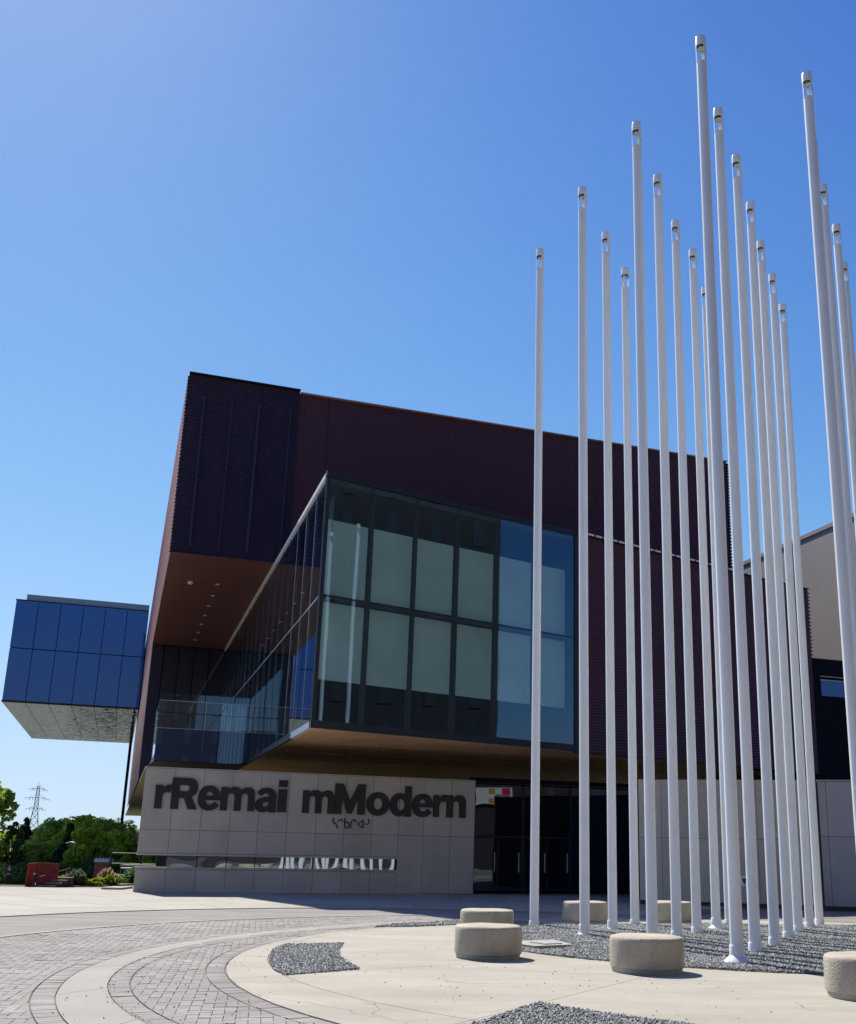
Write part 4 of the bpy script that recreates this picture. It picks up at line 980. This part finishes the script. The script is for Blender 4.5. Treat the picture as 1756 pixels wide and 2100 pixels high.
# red stair panel, steps and handrail
t = thing('stair_panel', (-16.0,37.4,0), 'red steel panel at the head of the stairs beyond the plaza', 'stair panel')
obj('end_plate', MB().hexa([(-15.88,36.95,-.1),(-15.68,37.26,-.1),(-15.66,37.24,-.1),(-15.86,36.93,-.1),(-15.85,36.95,.76),(-15.67,37.26,.80),(-15.65,37.24,.80),(-15.83,36.93,.76)]), M_red, t)
obj('front_plate', MB().hexa([(-15.65,37.28,-.1),(-15.0,37.52,-.1),(-15.0,37.55,-.1),(-15.65,37.31,-.1),(-15.65,37.28,.80),(-15.02,37.52,.78),(-15.02,37.55,.78),(-15.65,37.31,.80)]), M_red, t)
for k in range(14):
    x_ = -15.62+k*.046; obj('rib', MB().hexa([(x_,37.27+k*.017,-.1),(x_+.014,37.275+k*.017,-.1),(x_+.014,37.29+k*.017,-.1),(x_,37.285+k*.017,-.1),(x_,37.255+k*.017,.77),(x_+.014,37.26+k*.017,.77),(x_+.014,37.29+k*.017,.77),(x_,37.285+k*.017,.77)]), M_red, t)
st = thing('plaza_steps', (-15.2,38,0), 'rust-edged steps rising behind the red panel', 'steps')
for i in range(4):
    y_ = 36.95+i*.22; obj('step', MB().box(-15.45+i*.13,-14.85+i*.10,y_,y_+.20,-.4,.04+i*.085), M_rust, st); obj('tread', MB().box(-15.45+i*.13,-14.85+i*.10,y_,y_+.20,.041+i*.085,.055+i*.085), M_path, st)
hr = thing('handrail', (-15.3,38,0), 'thin red handrail climbing beside the plaza steps', 'handrail')
obj('rail', MB().tube((-15.4,36.9,.33),(-14.75,37.9,.62),.013), M_red, hr)
for k in range(3):
    f = .1+k*.4; obj('post', MB().tube((-15.4+.65*f,36.9+1.0*f,.0),(-15.4+.65*f,36.9+1.0*f,.33+.29*f),.010), M_red, hr)
bo = thing('bollard', (-15.55,36.85,0), 'short dark bollard in front of the red panel', 'bollard')
obj('post', MB().tube((-15.55,36.85,-.05),(-15.55,36.85,.42),.04,.04,12), M_dark_metal, bo); obj('cap', MB().tube((-15.55,36.85,.422),(-15.55,36.85,.45),.036,.02,12), M_white_metal, bo)
# portable toilet
z0 = ground_h(-32.3,90); t = thing('portable_toilet', (-32.3,90,z0), 'red-orange portable toilet with a white ribbed roof', 'portable toilet')
obj('cabin', MB().box(-32.85,-31.75,89.45,90.55,z0,z0+2.0), M_orange, t); obj('door', MB().box(-32.7,-31.95,89.41,89.445,z0+.1,z0+1.9), M_orange, t)
r_ = MB().box(-32.9,-31.7,89.4,90.6,z0+2.0,z0+2.2)
for i in range(4): r_.tube((-32.75+i*.3,89.42,z0+2.2),(-32.75+i*.3,90.58,z0+2.2),.12,.12,10)
obj('roof', r_, M_white_metal, t)
# small lamps on the bank
def small_lamp(x, y, zt, label, d=-1):
    z0 = ground_h(x, y); t = thing('path_lamp', (x,y,z0), label, 'street lamp', 'curved lamps on the bank')
    obj('post', MB().tube((x,y,z0),(x,y,zt-.1),.06,.04,8), M_dark_metal, t)
    m_ = MB(); P = [(x,y,zt-.10),(x+d*.12,y,zt-.02),(x+d*.35,y,zt),(x+d*.58,y,zt-.07)]
    for a, b_ in zip(P, P[1:]): m_.tube(a, b_, .035, .035, 8)
    obj('lamp_head', m_, M_grey_metal, t)
small_lamp(-23.2, 60, 1.45, 'curved lamp above the red stair panel', -1)
small_lamp(-40.3, 91, 2.75, 'curved lamp among the left trees', 1)
# pylon
def pylon(x, y, h):
    t = thing('power_pylon', (x,y,0), 'steel lattice power pylon rising above the trees at left', 'pylon'); m_ = MB(); ang = rad(20); c, s = math.cos(ang), math.sin(ang)
    def P(u, v, z): return (x+u*c-v*s, y+u*s+v*c, z)
    lv = [0,5,9.5,13,15.5,17.6,19.7,21.8,23.9,h-.6]; wd = lambda z: 3.0-2.1*min(1,z/15.5) if z < 15.5 else .9-.35*(z-15.5)/(h-15.5)
    for a, b_ in zip(lv, lv[1:]):
        wa, wb = wd(a), wd(b_)
        for sx_, sy in ((1,1),(1,-1),(-1,-1),(-1,1)): m_.tube(P(sx_*wa,sy*wa,a), P(sx_*wb,sy*wb,b_), .12, seg=4)
        for (s1, s2) in (((1,1),(1,-1)),((1,-1),(-1,-1)),((-1,-1),(-1,1)),((-1,1),(1,1))):
            m_.tube(P(s1[0]*wa,s1[1]*wa,a), P(s2[0]*wb,s2[1]*wb,b_), .07, seg=4); m_.tube(P(s2[0]*wa,s2[1]*wa,a), P(s1[0]*wb,s1[1]*wb,b_), .07, seg=4)
            m_.tube(P(s1[0]*wb,s1[1]*wb,b_), P(s2[0]*wb,s2[1]*wb,b_), .07, seg=4)
    m_.tube(P(0,0,h-.7), P(0,0,h+1.2), .08, seg=4)
    obj('tower', m_, M_steel, t)
    for z, L_ in ((15.6,4.4),(20.4,5.6),(24.6,4.3)):
        a = MB().tube(P(-L_,0,z-.4), P(-L_*.5,0,z), .12, seg=4).tube(P(-L_*.6,0,z), P(L_*.6,0,z), .13, seg=4).tube(P(L_*.5,0,z), P(L_,0,z-1.0), .14, seg=4).tube(P(-L_*.6,0,z), P(-.6,0,z+1.6), .05, seg=4).tube(P(L_*.6,0,z), P(.6,0,z+1.6), .05, seg=4)
        ar = obj('crossarm', a, M_steel, t)
        for k in (-.6,-.35,.4,.62): obj('insulator', MB().tube(P(L_*k,0,z-.1), P(L_*k,0,z-1.2), .10, seg=5), M_steel, ar)
pylon(-214.5, 500, 26.4)
# bridge
t = thing('road_bridge', (-66,200,0), 'grey concrete bridge deck glimpsed between trees and museum', 'bridge')
obj('deck', MB().box(-82,-20,200,206,1.4,2.6), M_gconc, t); obj('parapet', MB().box(-82,-20,199.9,199.99,2.605,3.15), M_steel, t)
for x in (-76,-62,-48): obj('pier', MB().box(x,x+1.6,201,205,-3,1.395), M_gconc, t)
t = thing('arch_bridge', (-112,300,0), 'small blue steel arch showing above the tree tops', 'bridge'); m_ = MB()
P = [(-112.6+2.9*math.cos(a), 300, 3.6+3.3*math.sin(a)) for a in np.linspace(math.pi,0,12)]
for a, b_ in zip(P, P[1:]): m_.tube(a, b_, .35, seg=6)
obj('arch', m_, M_navyblue, t); obj('deck', MB().box(-118,-100,299.5,301,3.0,3.9), M_navyblue, t)
# ledge, railing and rack left of the wall
t = thing('concrete_ledge', (-13,46,0), 'pale concrete ledge beyond the left end of the lettered wall', 'ledge')
obj('top', MB().box(-15.7,-9.5,45.7,46.5,.53,.60), M_slab, t); obj('support', MB().box(-15.5,-9.6,45.9,46.3,-.1,.525), M_conc_wall, t)
t = thing('metal_railing', (-16,50,0), 'dark metal railing behind the pale ledge', 'railing')
for z in (.05,.55,1.02): obj('rail', MB().tube((-17.6,50,z),(-9,50,z),.025), M_dark_metal, t)
for i in range(7): obj('post', MB().tube((-17.6+i*1.4,50,-.4),(-17.6+i*1.4,50,1.04),.03), M_dark_metal, t)
t = thing('bike_rack', (-15.0,45,0), 'grey metal rack of upright bars in front of the ledge', 'rack')
obj('frame', MB().tube((-15.4,45,.48),(-14.2,45,.48),.02).tube((-15.4,45,.04),(-14.2,45,.04),.02), M_grey_metal, t)
for i in range(9): obj('bar', MB().tube((-15.4+i*.15,45,.04),(-15.4+i*.15,45,.48),.012), M_grey_metal, t)
t = thing('low_plinth', (-12.1,36.2,0), 'low pale concrete block at the foot of the lettered wall', 'plinth')
obj('block', MB().box(-12.9,-12.25,36.0,37.2,0,.07), M_slab, t)
t = thing('sign_board', (-16.3,52,0), 'small dark sign board on a post left of the wall', 'sign')
obj('board', MB().box(-16.35,-15.6,52,52.04,.95,1.28), M_dark_metal, t); obj('post', MB().tube((-16.9,52,-.5),(-16.9,52,1.95),.03).tube((-16.9,52,1.95),(-15.0,52,1.9),.02).tube((-16.0,52.02,1.28),(-16.0,52.02,1.9),.015), M_dark_metal, t)

# ================================================================== PEOPLE
def skin_mesh(name, joints, edges, m, parent, sub=1):
    me = bpy.data.meshes.new(name); me.from_pydata([j[:3] for j in joints], edges, [])
    o = bpy.data.objects.new(name, me); COL.objects.link(o)
    sk = o.modifiers.new('s', 'SKIN'); sv = me.skin_vertices[0].data
    for i, j in enumerate(joints): sv[i].radius = (j[3], j[4] if len(j) > 4 else j[3])
    sv[0].use_root = True
    ss = o.modifiers.new('d', 'SUBSURF'); ss.levels = sub; ss.render_levels = sub
    dg = bpy.context.evaluated_depsgraph_get(); me2 = bpy.data.meshes.new_from_object(o.evaluated_get(dg)); bpy.data.objects.remove(o)
    me2.materials.clear(); me2.shade_smooth(); return link(name, me2, m, parent)
def person(loc, label, rz, sit=False, top=M_cloth, bot=M_cloth2):
    t = thing('person', loc, label, 'person'); t.rotation_euler = (0,0,rz)
    if not sit:
        J = [(0,0,.95,.13,.10),(0,.01,1.18,.12,.09),(0,.02,1.38,.15,.09),(0,.02,1.50,.05),(0,-.01,1.62,.08,.09),(0,-.01,1.70,.06,.07),
             (-.19,.02,1.40,.05),(-.24,-.02,1.15,.04),(-.23,-.10,.92,.033),(-.23,-.13,.84,.03),(.19,.02,1.40,.05),(.25,.06,1.15,.04),(.24,.04,.92,.033),(.24,.03,.84,.03),
             (-.09,0,.86,.09),(-.10,-.12,.50,.06),(-.10,-.16,.09,.04),(-.10,-.28,.04,.035),(.09,0,.86,.09),(.10,.10,.50,.06),(.10,.26,.12,.04),(.10,.17,.05,.035)]
        E = [(0,1),(1,2),(2,3),(3,4),(4,5),(2,6),(6,7),(7,8),(8,9),(2,10),(10,11),(11,12),(12,13),(0,14),(14,15),(15,16),(16,17),(0,18),(18,19),(19,20),(20,21)]
    else:
        J = [(0,0,.62,.15,.12),(0,-.08,.85,.14,.11),(0,-.20,1.04,.16,.10),(0,-.27,1.14,.05),(0,-.33,1.24,.08,.09),(0,-.35,1.31,.06,.07),
             (-.2,-.2,1.04,.05),(-.25,-.30,.82,.04),(-.18,-.45,.66,.033),(-.15,-.5,.64,.03),(.2,-.2,1.04,.05),(.25,-.30,.82,.04),(.18,-.45,.66,.033),(.15,-.5,.64,.03),
             (-.10,-.05,.60,.09),(-.13,-.48,.58,.065),(-.13,-.50,.12,.045),(-.13,-.62,.05,.04),(.10,-.05,.60,.09),(.13,-.48,.58,.065),(.13,-.50,.12,.045),(.13,-.62,.05,.04)]
        E = [(0,1),(1,2),(2,3),(3,4),(4,5),(2,6),(6,7),(7,8),(8,9),(2,10),(10,11),(11,12),(12,13),(0,14),(14,15),(15,16),(16,17),(0,18),(18,19),(19,20),(20,21)]
    bd = skin_mesh('body', J, E, M_skin, t)
    g = lambda ids, k: [tuple(J[i][:3])+tuple(v*k for v in (J[i][3], J[i][4] if len(J[i]) > 4 else J[i][3])) for i in ids]
    skin_mesh('jacket', g([0,1,2,6,7,8,10,11,12],1.18), [(0,1),(1,2),(2,3),(3,4),(4,5),(2,6),(6,7),(7,8)], top, t)
    skin_mesh('trousers', g([0,14,15,16,18,19,20],1.15), [(0,1),(1,2),(2,3),(0,4),(4,5),(5,6)], bot, t)
    hd = J[4]; m_ = MB(); m_.lathe([(.03,-.01),(.085,.0),(.10,.05),(.085,.10),(.04,.13)], (hd[0],hd[1]+.02,hd[2]), 14)
    link('hair', m_.mesh('hair'), M_hair, t)
    nf = MB().tube((hd[0],hd[1]-.09,hd[2]+.03),(hd[0],hd[1]-.115,hd[2]+.0),.012,.018,6).tube((hd[0]-.035,hd[1]-.078,hd[2]+.045),(hd[0]-.035,hd[1]-.09,hd[2]+.045),.01,.01,6).tube((hd[0]+.035,hd[1]-.078,hd[2]+.045),(hd[0]+.035,hd[1]-.09,hd[2]+.045),.01,.01,6)
    link('face', nf.mesh('face'), M_skin, t)
    return t
person((-37.9,85,ground_h(-37.9,85)+.05), 'person in an olive top walking along the lower path', rad(20))
person((-14.1,46.2,0), 'person in black sitting bent over on the ledge behind the wall', rad(60), sit=True, top=M_cloth2)

# ================================================================== ACROSS THE STREET (seen only mirrored in the glass)
P0, P1 = Vector((42,20,0)), Vector((10,-25,0)); ed = (P1-P0).normalized(); en = Vector((-ed.y, ed.x, 0)); 
if en.dot(Vector((-1,1,0))) < 0: en = -en
LEN = (P1-P0).length
def FX(a, s, z): return P0+ed*a-en*s+UP*z
t = thing('brick_building', P0, 'long dark brick building mirrored in the museum glass', 'building')
wl = obj('wall', MB().box(0, LEN, .1, 14, 0, 44.5, FX), M_brick, t)
for fl in range(13):
    for i in range(15):
        a = 1.5+i*3.6; obj('window', MB().box(a, a+.9, .02, .098, 2.2+fl*3.3, 4.3+fl*3.3, FX), M_window, wl)
obj('roof_edge', MB().box(-.2, LEN+.2, -.1, .5, 44.5, 45, FX), M_gconc, t)
sg = thing('colour_sign', FX(21.2,-.1,5), 'white sign with coloured squares on the brick building opposite', 'sign')
obj('board', MB().box(19.6, 22.9, -.12, .0, 4.9, 6.5, FX), M_white_metal, sg)
cols = [(.6,.03,.04),(.7,.5,.05),(.05,.25,.4),(.5,.1,.3),(.75,.3,.05),(.1,.35,.2)]
for i in range(3):
    for j in range(3):
        if (i+j) % 4 == 3: continue
        c = cols[(i*2+j*3) % 6]; mm = mat('sign_colour_%d%d' % (i, j), c, .5)
        obj('square', MB().box(19.75+i*.62, 20.33+i*.62, -.14, -.122, 4.98+j*.5, 5.44+j*.5, FX), mm, sg)

t = thing('added_office_block', (-20,-32,0), 'long dark office block added behind the viewer to cut sky light, mirrored in the wall slot', 'building')  # unseen block added to dim the sky fill on shaded fronts
wl = obj('wall', MB().box(-48, 8, -46, -32, 0, 18), M_brick, t)
for fl in range(5):
    for i in range(15): obj('window', MB().box(-46.5+i*3.6, -45.4+i*3.6, -31.998, -31.9, 1.6+fl*3.3, 3.7+fl*3.3), M_window, wl)
obj('roof_edge', MB().box(-48.2, 8.2, -32.4, -31.8, 18.002, 18.5), M_gconc, t)
